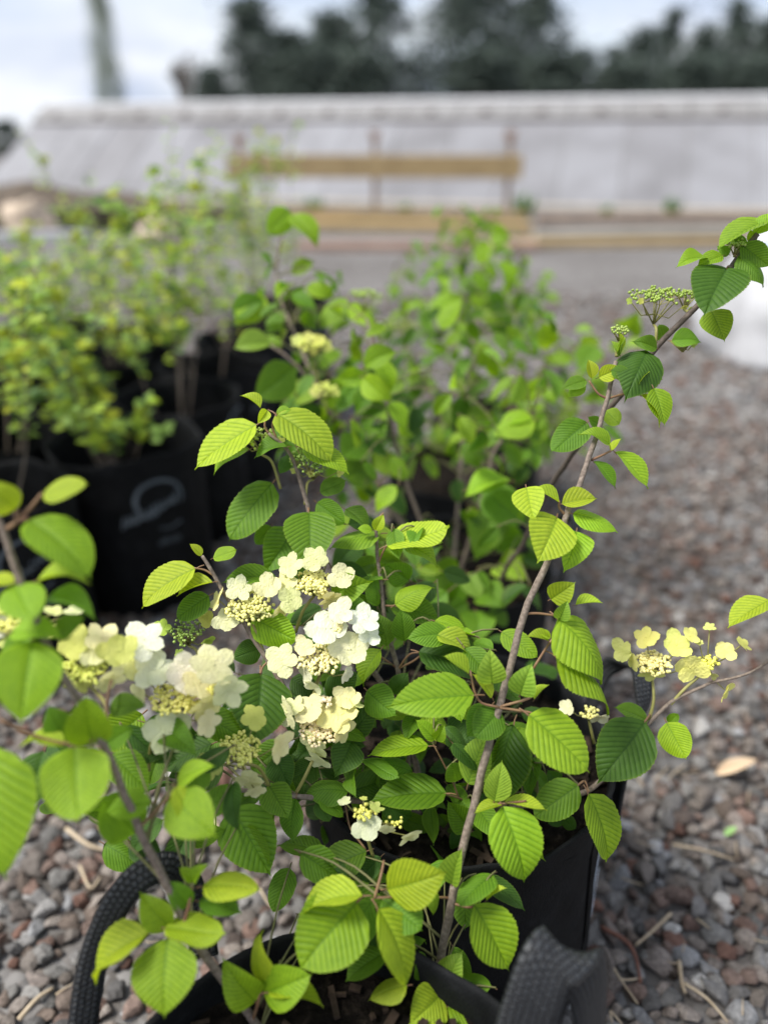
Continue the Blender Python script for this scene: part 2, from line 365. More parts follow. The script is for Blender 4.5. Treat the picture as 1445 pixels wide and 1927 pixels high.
M_GREYWOOD = simple('weathered_grey_timber', [(0.3, (0.26, 0.23, 0.18)), (0.7, (0.38, 0.34, 0.28))], 4, 0.85, 0.2)
M_WHITE = simple('white_plastic', [(0.3, (0.46, 0.46, 0.48)), (0.7, (0.58, 0.58, 0.60))], 9, 0.5, 0.2, 0.01)
M_RUST = simple('rusty_fitting', [(0.3, (0.24, 0.15, 0.11)), (0.7, (0.34, 0.23, 0.175))], 9, 0.8, 0.2)
BR = PG(1560, 399); BL = PG(-45, 366)
u = (BL - BR); LEN = u.length; u.normalize(); nrm = Vector((-u.y, u.x, 0)) * -1
if nrm.y < 0: nrm = -nrm
RIDGE_OFF = 3.0; RZ = P(1445, 176, 15.0).z; rz_l = P(90, 207, 19.6).z
RZ = 0.5 * (RZ + rz_l); VENT_K = 0.80
gh = empty('greenhouse', BR); tag(gh, 'long low greenhouse with a sloping milky sheet roof behind the yard', 'greenhouse')
up_slope = (nrm * RIDGE_OFF + Vector((0, 0, RZ))).normalized(); slope_n = u.cross(up_slope); slope_n = slope_n if slope_n.z > 0 else -slope_n
rm = Matrix((u, up_slope, slope_n)).transposed(); SL = math.hypot(RIDGE_OFF, RZ)
npan = 15; pw = LEN / npan
def gpart(name, along, slope, lift, d, mat, rot=None):
    mb = MB(); mb.box(u * along + up_slope * slope + slope_n * lift, d, rot or rm); return mb.build(name, mat, gh, smooth=False)
for i in range(npan):
    gpart('roof_panel', (i + .5) * pw, SL * VENT_K / 2 + 0.03, 0.004 * (i % 2), (pw - 0.03, SL * VENT_K, 0.012), M_POLY)
    gpart('roof_rib', i * pw, SL * VENT_K / 2, -0.02, (0.03, SL * VENT_K - .02, 0.02), M_VENT)
    gpart('ridge_vent', (i + .5) * pw, SL * (VENT_K + 0.105), 0.05, (pw - 0.02, SL * (1 - VENT_K), 0.012), M_VENT)
    gpart('vent_bracket', (i + .5) * pw, SL * (VENT_K + 0.07), 0.09, (0.16, 0.16, 0.06), M_METAL)
gpart('gutter', LEN / 2, SL * VENT_K, 0.055, (LEN, 0.06, 0.04), M_METAL)
gpart('ridge_cap', LEN / 2, SL * 1.005, 0.05, (LEN, 0.10, 0.03), M_WHITE)
gpart('sill_board', LEN / 2, -0.02, 0.0, (LEN, 0.10, 0.08), M_GREYWOOD)
mb = MB(); bk = up_slope.copy(); b0 = nrm * (2 * RIDGE_OFF)
top0, top1 = nrm * RIDGE_OFF + Vector((0, 0, RZ)), nrm * RIDGE_OFF + u * LEN + Vector((0, 0, RZ))
dn = Vector((0, 0, -.02)); v = [b0, b0 + u * LEN, top1, top0]; mb.add([p for p in v] + [p + dn for p in v], [(0, 1, 2, 3), (7, 6, 5, 4), (0, 3, 7, 4), (1, 5, 6, 2)]); mb.build('back_roof', M_POLY, gh, False)
for e in (0.03, LEN - 0.03):
    mb = MB(); a = u * e; v = [a, a + b0, a + nrm * RIDGE_OFF + Vector((0, 0, RZ - .03))]
    w_ = u * 0.01; mb.add([p for p in v] + [p + w_ for p in v], [(0, 1, 2), (5, 4, 3), (0, 2, 5, 3), (1, 4, 5, 2)]); mb.build('end_wall', M_POLY, gh, False)

# ---- timber rail standing in front of the greenhouse
def timber(name, a, b, h, d, mat, parent=None, label=None, cat=None, group=None, lift=0.0):
    """sawn length from a to b, h high and d deep"""
    a, b = Vector(a), Vector(b); t = (b - a); ln = t.length; t.normalize(); s_ = Vector((-t.y, t.x, 0)).normalized(); n_ = t.cross(s_)
    mb = MB(); mb.box((a + b) / 2 + Vector((0, 0, lift)), (ln, d, h), Matrix((t, s_, n_)).transposed())
    o = mb.build(name, mat, parent, False)
    bv = o.modifiers.new('edge', 'BEVEL'); bv.width = min(h, d) * 0.08; bv.segments = 1
    if label: tag(o, label, cat, group)
    return o
FR = 11.6
fr = empty('timber_rail', PG(700, 402)); fr.location.z = 0
tag(fr, 'pale timber rail on three posts in front of the greenhouse roof', 'railing')
def fpt(x, y): return PY(x, y, FR) - fr.location
timber('rail_board', fpt(428, 312), fpt(982, 313), 0.29, 0.09, M_TAN, fr)
timber('lower_board', fpt(520, 402), fpt(990, 410), 0.16, 0.12, M_TAN, fr)
for x, ty in ((447, 258), (705, 250), (963, 250)):
    a, b = fpt(x, ty) + Vector((0, 0.12, 0)), fpt(x, 300) + Vector((0, 0.12, 0)); b.z = -fr.location.z
    mb = MB(); mb.box((a + b) / 2, (0.07, 0.07, abs(a.z - b.z))); mb.build('post', M_BROWN, fr, False)
    mb = MB(); mb.box(a + Vector((0, 0, -.02)), (0.14, 0.11, 0.10)); mb.build('post_cap', M_RUST, fr, False)
# ---- sawn timber lying on the ground
T = [((1010, 420), (1480, 415), .12, .2, M_BROWN, 'brown timber length lying along the foot of the greenhouse'),
     ((1005, 452), (1500, 440), .10, .22, M_GREYWOOD, 'long grey weathered plank at the far edge of the gravel'),
     ((880, 466), (1460, 462), .09, .2, M_TAN, 'pale tan plank lying across the far gravel edge'),
     ((560, 470), (1010, 470), .08, .25, M_RUST, 'low rust brown plank on the gravel before the pale rail'),
     ((590, 432), (1000, 440), .14, .25, M_TAN, 'thick pale beam lying behind the rust brown plank')]
for (ax, ay), (bx, by), h_, d_, mt, lb in T:
    timber('plank', PG(ax, ay) + Vector((0, 0, h_ / 2)), PG(bx, by) + Vector((0, 0, h_ / 2)), h_, d_, mt, None, lb, 'plank')
timber('plank', PG(-60, 462) + Vector((0, 0, .09)), PG(172, 458) + Vector((0, 0, .09)), .12, .1, M_WHITE, None, 'white plank lying behind the shrubs by the brush heap', 'plank')

# ---- heaps, sack
def lump(name, base, sx, sy, sz, mat, seed, label, cat, jag=0.35, sub=4):
    bm = bmesh.new(); bmesh.ops.create_icosphere(bm, subdivisions=sub, radius=1.0); off = Vector((seed, seed * 2.3, 1))
    for v in bm.verts:
        p = v.co * (1 + jag * noise.noise(v.co * 1.6 + off) + jag * .5 * noise.noise(v.co * 4 + off))
        if p.z < -0.25: p.z = -0.25
        v.co = Vector((p.x * sx, p.y * sy, (p.z + .25) * sz))
    me = bpy.data.meshes.new(name); bm.to_mesh(me); bm.free(); me.polygons.foreach_set('use_smooth', [True] * len(me.polygons))
    o = link(name, me, None, mat); o.location = base; return tag(o, label, cat)
M_EARTH = simple('dark_brush', [(0.3, (0.05, 0.042, 0.03)), (0.6, (0.13, 0.10, 0.075)), (0.8, (0.2, 0.16, 0.12))], 7, 0.95, 0.8, 0.08)
M_SAND = simple('pale_rubble', [(0.3, (0.36, 0.28, 0.2)), (0.7, (0.58, 0.48, 0.38))], 9, 0.9, 0.5, 0.04)
lump('brush_heap', PG(95, 425), 1.6, .8, .42, M_EARTH, 3, 'dark heap of brush and earth below the greenhouse end', 'heap')
lump('brush_heap', PG(300, 412), 1.5, .6, .22, M_EARTH, 9, 'low dark earth bank along the greenhouse foot behind the shrubs', 'heap')
lump('rubble_heap', PG(60, 446), .34, .3, .38, M_SAND, 5, 'small pale rubble heap beside the white plank', 'heap')
lump('rubble_heap', PG(300, 452), .3, .25, .2, M_SAND, 8, 'small pale stone heap showing between the golden shrubs', 'heap')
M_SACK = simple('white_sack', [(0.3, (0.42, 0.42, 0.43)), (0.7, (0.52, 0.52, 0.54))], 9, 0.6, 0.3, 0.02)
sack = lump('bulk_sack', PG(1490, 668), .52, .45, .62, M_SACK, 6, 'white plastic bulk sack on the gravel by the upper right branch', 'sack', 0.22)
mb = MB(); mb.tube(spline([Vector((-.36, -.05, .56)), Vector((-.25, -.12, .68)), Vector((-.1, -.1, .72)), Vector((.05, -.05, .7))]), .018, 6)
M_BLUE = simple('blue_tie', [(0.3, (0.10, 0.24, 0.5)), (0.7, (0.14, 0.3, 0.58))], 9, 0.5, 0.1)
mb.build('blue_tie', M_BLUE, sack)

# ---- trees beyond the greenhouse
def crown_mesh(name, seed, clumps, per, leaf, shape, mat, flat=0.7):
    rnd = np.random.default_rng(seed); V = []; k = 0
    for c in range(clumps):
        t = rnd.random(); r = shape(t); a = rnd.random() * 6.283; q = math.sqrt(rnd.random()) * r
        cc = np.array([math.cos(a) * q, math.sin(a) * q, t]); cs_ = 0.11 * (0.6 + rnd.random() * .9) * (0.5 + r)
        p = cc + rnd.normal(0, 1, (per, 3)) * cs_ * np.array([1, 1, .45])
        d1 = rnd.normal(0, 1, (per, 3)); d1[:, 2] *= flat; d1 /= np.linalg.norm(d1, axis=1)[:, None]
        d2 = np.cross(d1, rnd.normal(0, 1, (per, 3))); d2 /= np.linalg.norm(d2, axis=1)[:, None]
        s_ = leaf * (0.5 + rnd.random((per, 1)))
        zc = np.array([1, 1, .55])
        V.append(np.stack([p + d1 * s_ * zc, p + d2 * s_ * .5 * zc, p - d1 * s_ * zc, p - d2 * s_ * .5 * zc], 1).reshape(-1, 3))
    V = np.concatenate(V); n = len(V) // 4
    me = bpy.data.meshes.new(name); me.from_pydata(V.tolist(), [], np.arange(n * 4).reshape(n, 4).tolist()); me.materials.append(mat); me.update(); return me
def foliage_mat(name, a, b_, scale=0.7, tr=0.2):
    m, t, b, o = material(name); g = N(t, 'ShaderNodeNewGeometry'); r = ramp(t, g.outputs['Random Per Island'], [(0.0, a), (1.0, b_)])
    t.links.new(r.outputs[0], b.inputs['Base Color']); b.inputs['Roughness'].default_value = 0.7; b.inputs['Specular IOR Level'].default_value = 0.2
    tl = N(t, 'ShaderNodeBsdfTranslucent'); t.links.new(r.outputs[0], tl.inputs['Color']); ms = N(t, 'ShaderNodeMixShader'); ms.inputs[0].default_value = tr
    t.links.new(b.outputs[0], ms.inputs[1]); t.links.new(tl.outputs[0], ms.inputs[2]); t.links.new(ms.outputs[0], o.inputs[0]); return m
M_EVERG = foliage_mat('evergreen_foliage', (0.058, 0.080, 0.066), (0.120, 0.148, 0.124))  # tones lightened to paint distance haze into the foliage colour
M_POPLAR = foliage_mat('poplar_foliage', (0.17, 0.205, 0.14), (0.26, 0.30, 0.205))
M_BARK = simple('tree_bark', [(0.3, (0.07, 0.06, 0.052)), (0.7, (0.16, 0.14, 0.12))], 5, 0.9, 0.5, 0.03)
M_PALEBARK = simple('pale_bare_bark', [(0.3, (0.17, 0.15, 0.135)), (0.7, (0.27, 0.245, 0.22))], 5, 0.9, 0.3, 0.02)
sh_round = lambda t: max(0.08, 0.42 * math.sin(math.pi * min(1, (t + .12)) ** 0.8) + .06)
sh_cone = lambda t: 0.06 + 0.40 * (1 - t) ** 0.8 * min(1, t * 6 + .4)
sh_open = lambda t: max(0.06, 0.40 * math.sin(math.pi * min(1, t + .06)))
CROWNS = [crown_mesh('crown', 21, 150, 62, 0.028, sh_cone, M_EVERG), crown_mesh('crown', 22, 140, 62, 0.028, sh_round, M_EVERG),
          crown_mesh('crown', 23, 105, 62, 0.026, sh_open, M_EVERG), crown_mesh('crown', 24, 125, 62, 0.026, sh_open, M_EVERG)]
def trunk_mesh(seed, mat, lean=0.03, limbs=9):
    rnd = random.Random(seed); mb = MB(); pts = [Vector((rnd.uniform(-lean, lean) * k / 4, rnd.uniform(-lean, lean) * k / 4, 0.24 * k)) for k in range(5)]
    mb.tube(spline(pts, 3), [0.022 * (1 - 0.8 * i / 12) for i in range(13)], 7)
    for i in range(limbs):
        z = rnd.uniform(.2, .85); a = rnd.uniform(0, 6.283); l = rnd.uniform(.15, .33) * (1.1 - z * .6); k = min(3, int(z / .24)); b = pts[k].lerp(pts[k + 1], z / .24 - k)
        e = b + Vector((math.cos(a) * l, math.sin(a) * l, l * rnd.uniform(.3, .9))); mb.tube([b, b.lerp(e, .5) + Vector((0, 0, -.01)), e], [.009, .006, .003], 5)
    return mb.mesh('trunk', [mat])
TRUNKS = [trunk_mesh(5 + i, M_BARK) for i in range(4)]
def tree(name, x, ytop, halfpx, fwd, crown, trunk, label, group=None, rz=0.0):
    top = PY(x, ytop, fwd); hw = halfpx * (fwd * CP) / F; hgt = top.z
    r = empty(name, (top.x, fwd, 0)); tag(r, label, 'tree', group)
    for nm, me in (('crown', crown), ('trunk', trunk)):
        o = link(nm, me, r); o.scale = (hw / .42, hw / .42, hgt); o.rotation_euler.z = rz
    return r
TR = [(398, 128, 42, 46, 1, 'low bushy evergreen at the near end of the dark tree row'),
      (470, 2, 58, 48, 0, 'pointed dark evergreen tree first in the row beside the bare tree'),
      (545, 62, 62, 47, 1, 'dense rounded evergreen next to the pointed tree'),
      (622, 30, 62, 50, 1, 'broad dark evergreen above the timber rail'),
      (700, -60, 66, 49, 3, 'tall open evergreen just before the pale gap in the row'),
      (868, -70, 62, 49, 3, 'tall open evergreen just past the pale gap in the row'),
      (948, -90, 66, 51, 2, 'tallest airy evergreen at the middle of the row'),
      (1024, -50, 52, 49, 3, 'tall dark evergreen where the row steps down'),
      (1096, 88, 50, 47, 2, 'short airy evergreen below the step in the tree row'),
      (1160, 92, 46, 50, 3, 'small thin evergreen in the dip of the row'),
      (1212, 50, 50, 48, 2, 'airy evergreen rising after the dip in the row'),
      (1268, 22, 46, 51, 3, 'slim open evergreen third from the end of the row'),
      (1330, 44, 54, 48, 2, 'airy evergreen second from the end of the row'),
      (1396, 6, 52, 50, 3, 'tall open evergreen near the end of the row'),
      (1462, 30, 60, 48, 2, 'evergreen cut by the picture edge at the end of the row')]
for i, (x, yt, hw, fw, c, lb) in enumerate(TR):
    tree('evergreen_tree', x, yt, hw * 1.5, fw, CROWNS[c], TRUNKS[i % 4], lb, 'dark evergreen trees behind the greenhouse', i * 1.3)
# lower growth that closes the foot of the row
for i, (x, yt, lb) in enumerate([(585, 108, 'dense dark bush under the rounded evergreens'), (690, 120, 'dense dark bush under the tall open evergreen'), (905, 112, 'dense dark bush below the tallest airy tree'),
                                  (1040, 125, 'dense dark bush under the stepped down trees'), (1170, 138, 'dense dark bush in the dip of the tree row'), (1300, 130, 'dense dark bush under the slim open tree'), (1420, 128, 'dense dark bush at the end of the tree row')]):
    tree('evergreen_bush', x, yt - 14, 105, 45, CROWNS[1], TRUNKS[i % 4], lb, 'dark bushes under the evergreen row', i * .9)
sh_pop = lambda t: 0.42 * math.sin(math.pi * min(1, .1 + t * .9)) ** 0.7 + .03
pop = crown_mesh('crown', 31, 300, 80, 0.014, sh_pop, M_POPLAR)
tree('poplar_tree', 174, -70, 25, 62, pop, trunk_mesh(3, M_PALEBARK, .01, 5), 'slim pale poplar standing alone at the left of the sky')
tree('far_bush', 8, 226, 46, 60, CROWNS[1], TRUNKS[0], 'dark green bush beyond the low end of the greenhouse')
def bare_tree():
    mb = MB(); rnd = random.Random(4)
    def br(p, d, l, r, lev):
        e = p + d * l; mb.tube([p, p.lerp(e, .5) + Vector((rnd.uniform(-.03, .03), rnd.uniform(-.03, .03), 0)) * l, e], [r, r * .8, r * .6], 5 if lev < 2 else 3, cap=False)
        if lev >= 5: return
        for k in range(3 if lev else 4):
            a = rnd.uniform(0, 6.283); nd = (d + Vector((math.cos(a), math.sin(a), rnd.uniform(0, .5))) * rnd.uniform(.35, .75)).normalized(); br(p.lerp(e, rnd.uniform(.55, 1)), nd, l * rnd.uniform(.62, .82), r * .74, lev + 1)
    br(Vector((0, 0, 0)), Vector((0.02, 0, 1)), .27, .022, 0); return mb.mesh('branches', [M_PALEBARK])
bt = empty('bare_tree', (PY(335, 60, 52).x, 52, 0)); tag(bt, 'leafless pale tree between the poplar and the dark evergreens', 'tree')
o = link('branches', bare_tree(), bt); hgt = PY(335, 20, 52).z; o.scale = (hgt * .95,) * 2 + (hgt * 1.0,)
mb = MB(); mb.tube([(0, 0, -.05), (0.01, 0, .5), (0.03, 0, 1.2)], [.11, .09, .075], 8); mb.build('trunk', M_PALEBARK, bt)

# ---- weeds at the greenhouse foot
M_WEED = foliage_mat('weed_leaves', (0.10, 0.19, 0.05), (0.20, 0.33, 0.09), tr=.3)
def weed_mesh(seed):
    rnd = random.Random(seed); mb = MB()
    for i in range(46):
        a = rnd.uniform(0, 6.283); l = rnd.uniform(.4, 1); b = Vector((rnd.uniform(-.25, .25), rnd.uniform(-.25, .25), 0)); d = Vector((math.cos(a) * .45, math.sin(a) * .45, 1)) * l
        s_ = Vector((-math.sin(a), math.cos(a), 0)) * .09; mb.add([b, b + d * .55 + s_, b + d, b + d * .55 - s_], [(0, 1, 2, 3)])
    return mb.mesh('leaves', [M_WEED], False)
wm = [weed_mesh(1), weed_mesh(2)]
for i, (x, y, s_, lb) in enumerate([(82, 408, .42, 'green weed clump beside the dark brush heap'), (590, 408, .36, 'green weed clump under the pale rail board'), (762, 404, .22, 'small weed clump by the middle rail post'),
                                    (985, 410, .42, 'weed clump by the end post of the pale rail'), (1140, 406, .2, 'tiny weed clump at the greenhouse foot'), (1262, 408, .34, 'weed clump at the greenhouse foot toward the white sack')]):
    o = link('weed', wm[i % 2], None); o.location = PG(x, y); o.scale = (s_, s_, s_); tag(o, lb, 'weed', 'weeds along the greenhouse foot')

# ================================================================== LEAVES, FLOWERS, BAGS: shapes
def leaf_mesh(name, seed, prof=(0.62, 0.80), veins=9, rows=4, fold=0.0, arch=0.05, curl=0.0, wave=0.02, twist=0.0, pleat=0.017, teeth=0.014, cup=0.0, mat=None, petiole=True, sh=0.56, tip=0.06):
    """blade one unit long and one unit wide; grid rows follow the side veins so that each vein is a narrow groove between two raised pleats"""
    rnd = random.Random(seed); a_, b_ = prof; mx_ = max((t / 50) ** a_ * (1 - t / 50) ** b_ for t in range(1, 50))
    def hw(t):
        if t <= 0 or t >= 1: return 0.0
        u_ = t / .95; body = 0.5 * (u_ ** a_ * (1 - u_) ** b_ / mx_) if u_ < 1 else 0.0
        return max(body, tip * (1 - t) / .16 if t > .80 else 0)
    qs = [0.07, 0.30, 0.56, 0.80, 0.94, 1.0] if rows == 4 else [0.1, 0.45, 0.8, 1.0]
    ph = rnd.uniform(0, 6.28); ph2 = rnd.uniform(0, 6.28)
    PHS = (0.0, 0.13, 0.5, 0.87) if rows == 4 else (0.0, 0.5)
    ss = [(0.0, 0.0), (0.0006, .2), (0.003, .3), (0.009, .4), (0.020, .5), (0.042, .5)] if rows == 4 else [(0.0, 0.0), (0.002, .4), (.02, .5)]
    s0 = .06
    for k in range(veins):
        for f in PHS:
            g = (k + f) / veins; ss.append((s0 + (1 - s0) * g ** 1.06, f))
    ss.append((1.0, 0.0)); n = len(ss) - 1
    V = []; D = []; Fc = []
    def bow(t): return arch * 4 * t * (1 - t) - curl * max(0, t - .55) ** 2 * 4
    def put(s, f, q, side, r):
        shf = sh * (1 - s) * s ** 0.25; te = s + shf; t = s + shf * q ** 1.12
        x = q * hw(te)
        puff = math.sin(math.pi * f) ** 0.6 if f > 0 else 0.0
        if q == 1.0: x += (teeth if f in (0.0, 0.5) else -teeth * .7) * (1 if 0.0 < s < .97 else 0) * (0.6 + 0.6 * rnd.random()) * min(1, (1 - te) * 6)
        amp = pleat * min(1, q / .25) * (1.0 if q < .9 else .6) * min(1, (1 - s) * 2.5 + .1)
        z = amp * (puff - .5) + fold * x + bow(t) - cup * x * x * 4
        z += wave * q * q * math.sin(7 * t + ph + (1.7 if side > 0 else ph2)) - 0.006 * (q < .2)
        z += side * x * math.sin(twist * (t - .3))
        V.append((side * x, t, z)); D.append(((0.95 if f == 0 else 0.18 if f in (.13, .87) else 0.0) * (1 if q < .9 else .5), 1.0 if q == 1.0 else 0.0))
        return len(V) - 1
    grid = []
    for r, (s, f) in enumerate(ss):
        row = {}
        V.append((0, s, bow(s) - .012 - pleat * .5)); D.append((0.9, 0.0)); row[0] = len(V) - 1
        for side in (-1, 1):
            for j, q in enumerate(qs): row[side * (j + 1)] = put(s, f, q, side, r)
        grid.append(row)
    for r in range(n):
        for j in range(len(qs)):
            Fc.append((grid[r][j], grid[r][j + 1], grid[r + 1][j + 1], grid[r + 1][j]))
            Fc.append((grid[r][-j - 1], grid[r][-j], grid[r + 1][-j], grid[r + 1][-j - 1]))
    mi = [0] * len(Fc)
    if petiole:
        pts = [Vector((0, 0.06, -.03)), Vector((0, 0, -.02)), Vector((0, -.06, -.025)), Vector((0, -.13, -.06))]; o = len(V)
        for p in pts:
            for k in range(4):
                an = k * math.pi / 2; V.append((p.x + .020 * math.cos(an), p.y, p.z + .014 * math.sin(an))); D.append((0, 0))
        for i in range(3):
            for k in range(4): Fc.append((o + i * 4 + k, o + i * 4 + (k + 1) % 4, o + i * 4 + 4 + (k + 1) % 4, o + i * 4 + 4 + k)); mi.append(1)
    me = bpy.data.meshes.new(name); me.from_pydata(V, [], Fc); me.materials.append(mat or M_LEAF); me.materials.append(M_PETIOLE)
    me.polygons.foreach_set('material_index', mi); me.polygons.foreach_set('use_smooth', [True] * len(Fc))
    ca = me.color_attributes.new('leafdata', 'FLOAT_COLOR', 'POINT'); ca.data.foreach_set('color', [x for d in D for x in (d[0], d[1], 0, 1)])
    me.update(); return me
OV = (0.58, 0.86); RD = (0.48, 0.62); EL = (0.72, 0.90)
MATURE = [leaf_mesh('leaf', 1, OV, 11, 4, 0.10, 0.05, 0.05, .016), leaf_mesh('leaf', 2, OV, 12, 4, 0.20, 0.07, 0.08, .02, .15), leaf_mesh('leaf', 3, RD, 11, 4, 0.02, 0.05, 0.04, .02, -.1, cup=.05),
          leaf_mesh('leaf', 4, RD, 12, 4, 0.14, 0.09, 0.10, .016), leaf_mesh('leaf', 5, OV, 12, 4, -0.06, 0.08, 0.06, .02, .2, cup=.08), leaf_mesh('leaf', 6, EL, 11, 4, 0.24, 0.04, 0.05, .012, -.2),
          leaf_mesh('leaf', 7, OV, 11, 4, 0.16, 0.12, 0.14, .018, .1), leaf_mesh('leaf', 8, EL, 12, 4, 0.05, 0.10, 0.08, .02, -.15),
          leaf_mesh('leaf', 9, OV, 11, 4, 0.30, 0.10, 0.22, .045, .5, tip=.085), leaf_mesh('leaf', 10, RD, 13, 4, 0.08, 0.03, -.10, .05, -.45, tip=.08), leaf_mesh('leaf', 31, OV, 13, 4, -.12, 0.14, 0.20, .04, .35, cup=.12), leaf_mesh('leaf', 32, EL, 11, 4, 0.36, 0.13, 0.24, .035, -.5, tip=.09)]
YOUNG = [leaf_mesh('leaf', 11, EL, 8, 4, 0.50, 0.05, 0.06, .012, .1, .016, .010), leaf_mesh('leaf', 12, OV, 8, 4, 0.65, 0.08, 0.10, .01, -.1, .016, .010), leaf_mesh('leaf', 13, EL, 8, 4, 0.35, 0.10, 0.15, .015, .2, .016, .010),
         leaf_mesh('leaf', 14, OV, 8, 4, 0.25, 0.06, 0.04, .012, 0, .016, .010)]
LOW = [leaf_mesh('leaf', 24, OV, 6, 2, 0.30, 0.14, 0.2, .05, .5, .016), leaf_mesh('leaf', 25, EL, 6, 2, 0.1, 0.10, 0.2, .05, -.6, .016), leaf_mesh('leaf', 21, OV, 6, 2, 0.12, 0.06, 0.06, .02, .1, .016), leaf_mesh('leaf', 22, RD, 6, 2, 0.05, 0.09, 0.08, .02, -.1, .016), leaf_mesh('leaf', 23, EL, 6, 2, 0.25, 0.08, 0.10, .02, .2, .016)]

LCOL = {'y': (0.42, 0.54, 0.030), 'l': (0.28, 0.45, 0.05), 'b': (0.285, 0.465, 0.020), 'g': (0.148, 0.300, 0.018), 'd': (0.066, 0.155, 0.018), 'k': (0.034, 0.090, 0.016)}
def jitter(c, k=0.12):
    f = random.uniform(1 - k, 1 + k); return (c[0] * f * random.uniform(.93, 1.07), c[1] * f, c[2] * f * random.uniform(.8, 1.2), 1)
def place_leaf(parent, base, tip, width, normal, col, mesh, zk=1.0):
    y = (tip - base); ln = y.length; y = y / ln
    x = y.cross(normal)
    if x.length < 1e-4: x = y.orthogonal()
    x.normalize(); z = x.cross(y)
    o = bpy.data.objects.new('leaf', mesh); COL.objects.link(o); o.parent = parent
    o.matrix_basis = Matrix.Translation(base) @ Matrix((x * width, y * ln, z * math.sqrt(width * ln) * zk)).transposed().to_4x4()
    o.color = jitter(LCOL[col], .2); return o
def DM(d):
    """the near branch stands a little closer to the plane of focus than first measured"""
    return .875 - (.875 - d) * .62 if d < .875 else d
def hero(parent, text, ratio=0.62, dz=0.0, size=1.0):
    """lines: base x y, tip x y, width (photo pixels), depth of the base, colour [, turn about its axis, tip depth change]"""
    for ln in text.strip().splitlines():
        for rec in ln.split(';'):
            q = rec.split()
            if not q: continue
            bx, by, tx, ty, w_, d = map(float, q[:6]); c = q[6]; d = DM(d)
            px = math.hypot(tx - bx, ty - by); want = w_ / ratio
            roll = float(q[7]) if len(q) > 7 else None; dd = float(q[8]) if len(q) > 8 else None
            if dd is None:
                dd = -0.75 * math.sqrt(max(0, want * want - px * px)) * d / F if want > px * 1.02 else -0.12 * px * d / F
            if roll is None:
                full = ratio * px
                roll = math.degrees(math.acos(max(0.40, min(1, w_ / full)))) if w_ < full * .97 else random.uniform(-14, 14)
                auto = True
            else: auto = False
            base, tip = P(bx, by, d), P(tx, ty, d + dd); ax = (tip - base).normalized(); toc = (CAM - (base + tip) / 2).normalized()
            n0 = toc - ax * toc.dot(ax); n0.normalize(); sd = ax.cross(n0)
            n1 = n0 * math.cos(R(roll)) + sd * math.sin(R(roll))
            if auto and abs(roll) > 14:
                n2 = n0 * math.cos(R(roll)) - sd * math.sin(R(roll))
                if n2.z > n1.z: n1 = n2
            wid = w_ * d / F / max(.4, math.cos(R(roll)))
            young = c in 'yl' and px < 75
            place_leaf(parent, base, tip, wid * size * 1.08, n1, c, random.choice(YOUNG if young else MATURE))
STEMPTS = {}
def strands(parent, name, text, mat, r0, r1, dz=0.0, n=7):
    """each line one stem: x y depth ; x y depth ..."""
    for ln in text.strip().splitlines():
        pts = [(lambda a: P(a[0], a[1], DM(a[2])))(list(map(float, q.split()))) for q in ln.split(';') if q.strip()]
        if dz: pts = [p + Vector((0, dz, 0)) for p in pts]
        sp = spline(pts, 5); m_ = len(sp); sp = [p + Vector((noise.noise(p * 40), noise.noise(p * 40 + Vector((5, 0, 0))), 0)) * r0 * .35 * (0 < i < m_ - 1) for i, p in enumerate(sp)]
        STEMPTS.setdefault(parent.name, []).extend(sp)
        mb = MB(); mb.tube(sp, [lerp(r0, r1, i / (m_ - 1)) * (1 + 0.10 * noise.noise(p * 55)) for i, p in enumerate(sp)], n); mb.build(name, mat, parent)

def floret_mesh(seed, petals, cupv, ragged):
    """open flower of rounded, notched, unevenly lifted petals"""
    rnd = random.Random(seed); V = []; Fc = []; ts = [0, .14, .28, .42, .56, .70, .82, .92, 1.0]; nc = 6
    for k in range(petals):
        a = 2 * math.pi * k / petals + rnd.uniform(-.14, .14); L_ = 0.5 * rnd.uniform(1 - ragged, 1.04); W_ = 0.395 * rnd.uniform(.90, 1.10) * (5 / petals) ** .7; tw = rnd.uniform(-.3, .3); cu = cupv + .08 + rnd.uniform(-.2, .2); hz = 0.016 * (k % 2) + rnd.uniform(0, .010)
        o = len(V); ph = rnd.uniform(0, 6.28); bend = rnd.uniform(-.12, .12)
        for t in ts:
            c = math.sqrt(max(0, 1 - ((t - .60) / .405) ** 2)) if t > .60 else math.sqrt(max(0, 1 - ((t - .60) / .66) ** 2))
            wd = W_ * .5 * max(.05, c)
            for j in range(nc + 1):
                s = j / nc * 2 - 1; rad = L_ * (t - 0.05 * s * s * t) + .004 * math.sin(9 * s + ph) * (t > .9); off = s * wd + bend * t * t * L_
                z = hz + cu * t * t * .32 + tw * (s * wd) * t * .8 - .5 * (s * wd) ** 2 + 0.007 * math.sin(5 * t + 3 * s + ph) * t - .012 * (abs(s) < .2) * (t < .8)
                V.append((math.cos(a) * rad - math.sin(a) * off, math.sin(a) * rad + math.cos(a) * off, z))
        for i in range(len(ts) - 1):
            for j in range(nc): b = o + i * (nc + 1) + j; Fc.append((b, b + 1, b + nc + 2, b + nc + 1))
    o = len(V); V += [(0.04 * math.cos(t), 0.04 * math.sin(t), .012) for t in [k * 1.0472 for k in range(6)]] + [(0, 0, .05)]
    Fc += [(o + k, o + (k + 1) % 6, o + 6) for k in range(6)]
    me = bpy.data.meshes.new('floret'); me.from_pydata(V, [], Fc); me.materials.append(M_PETAL); me.polygons.foreach_set('use_smooth', [True] * len(Fc)); me.update(); return me
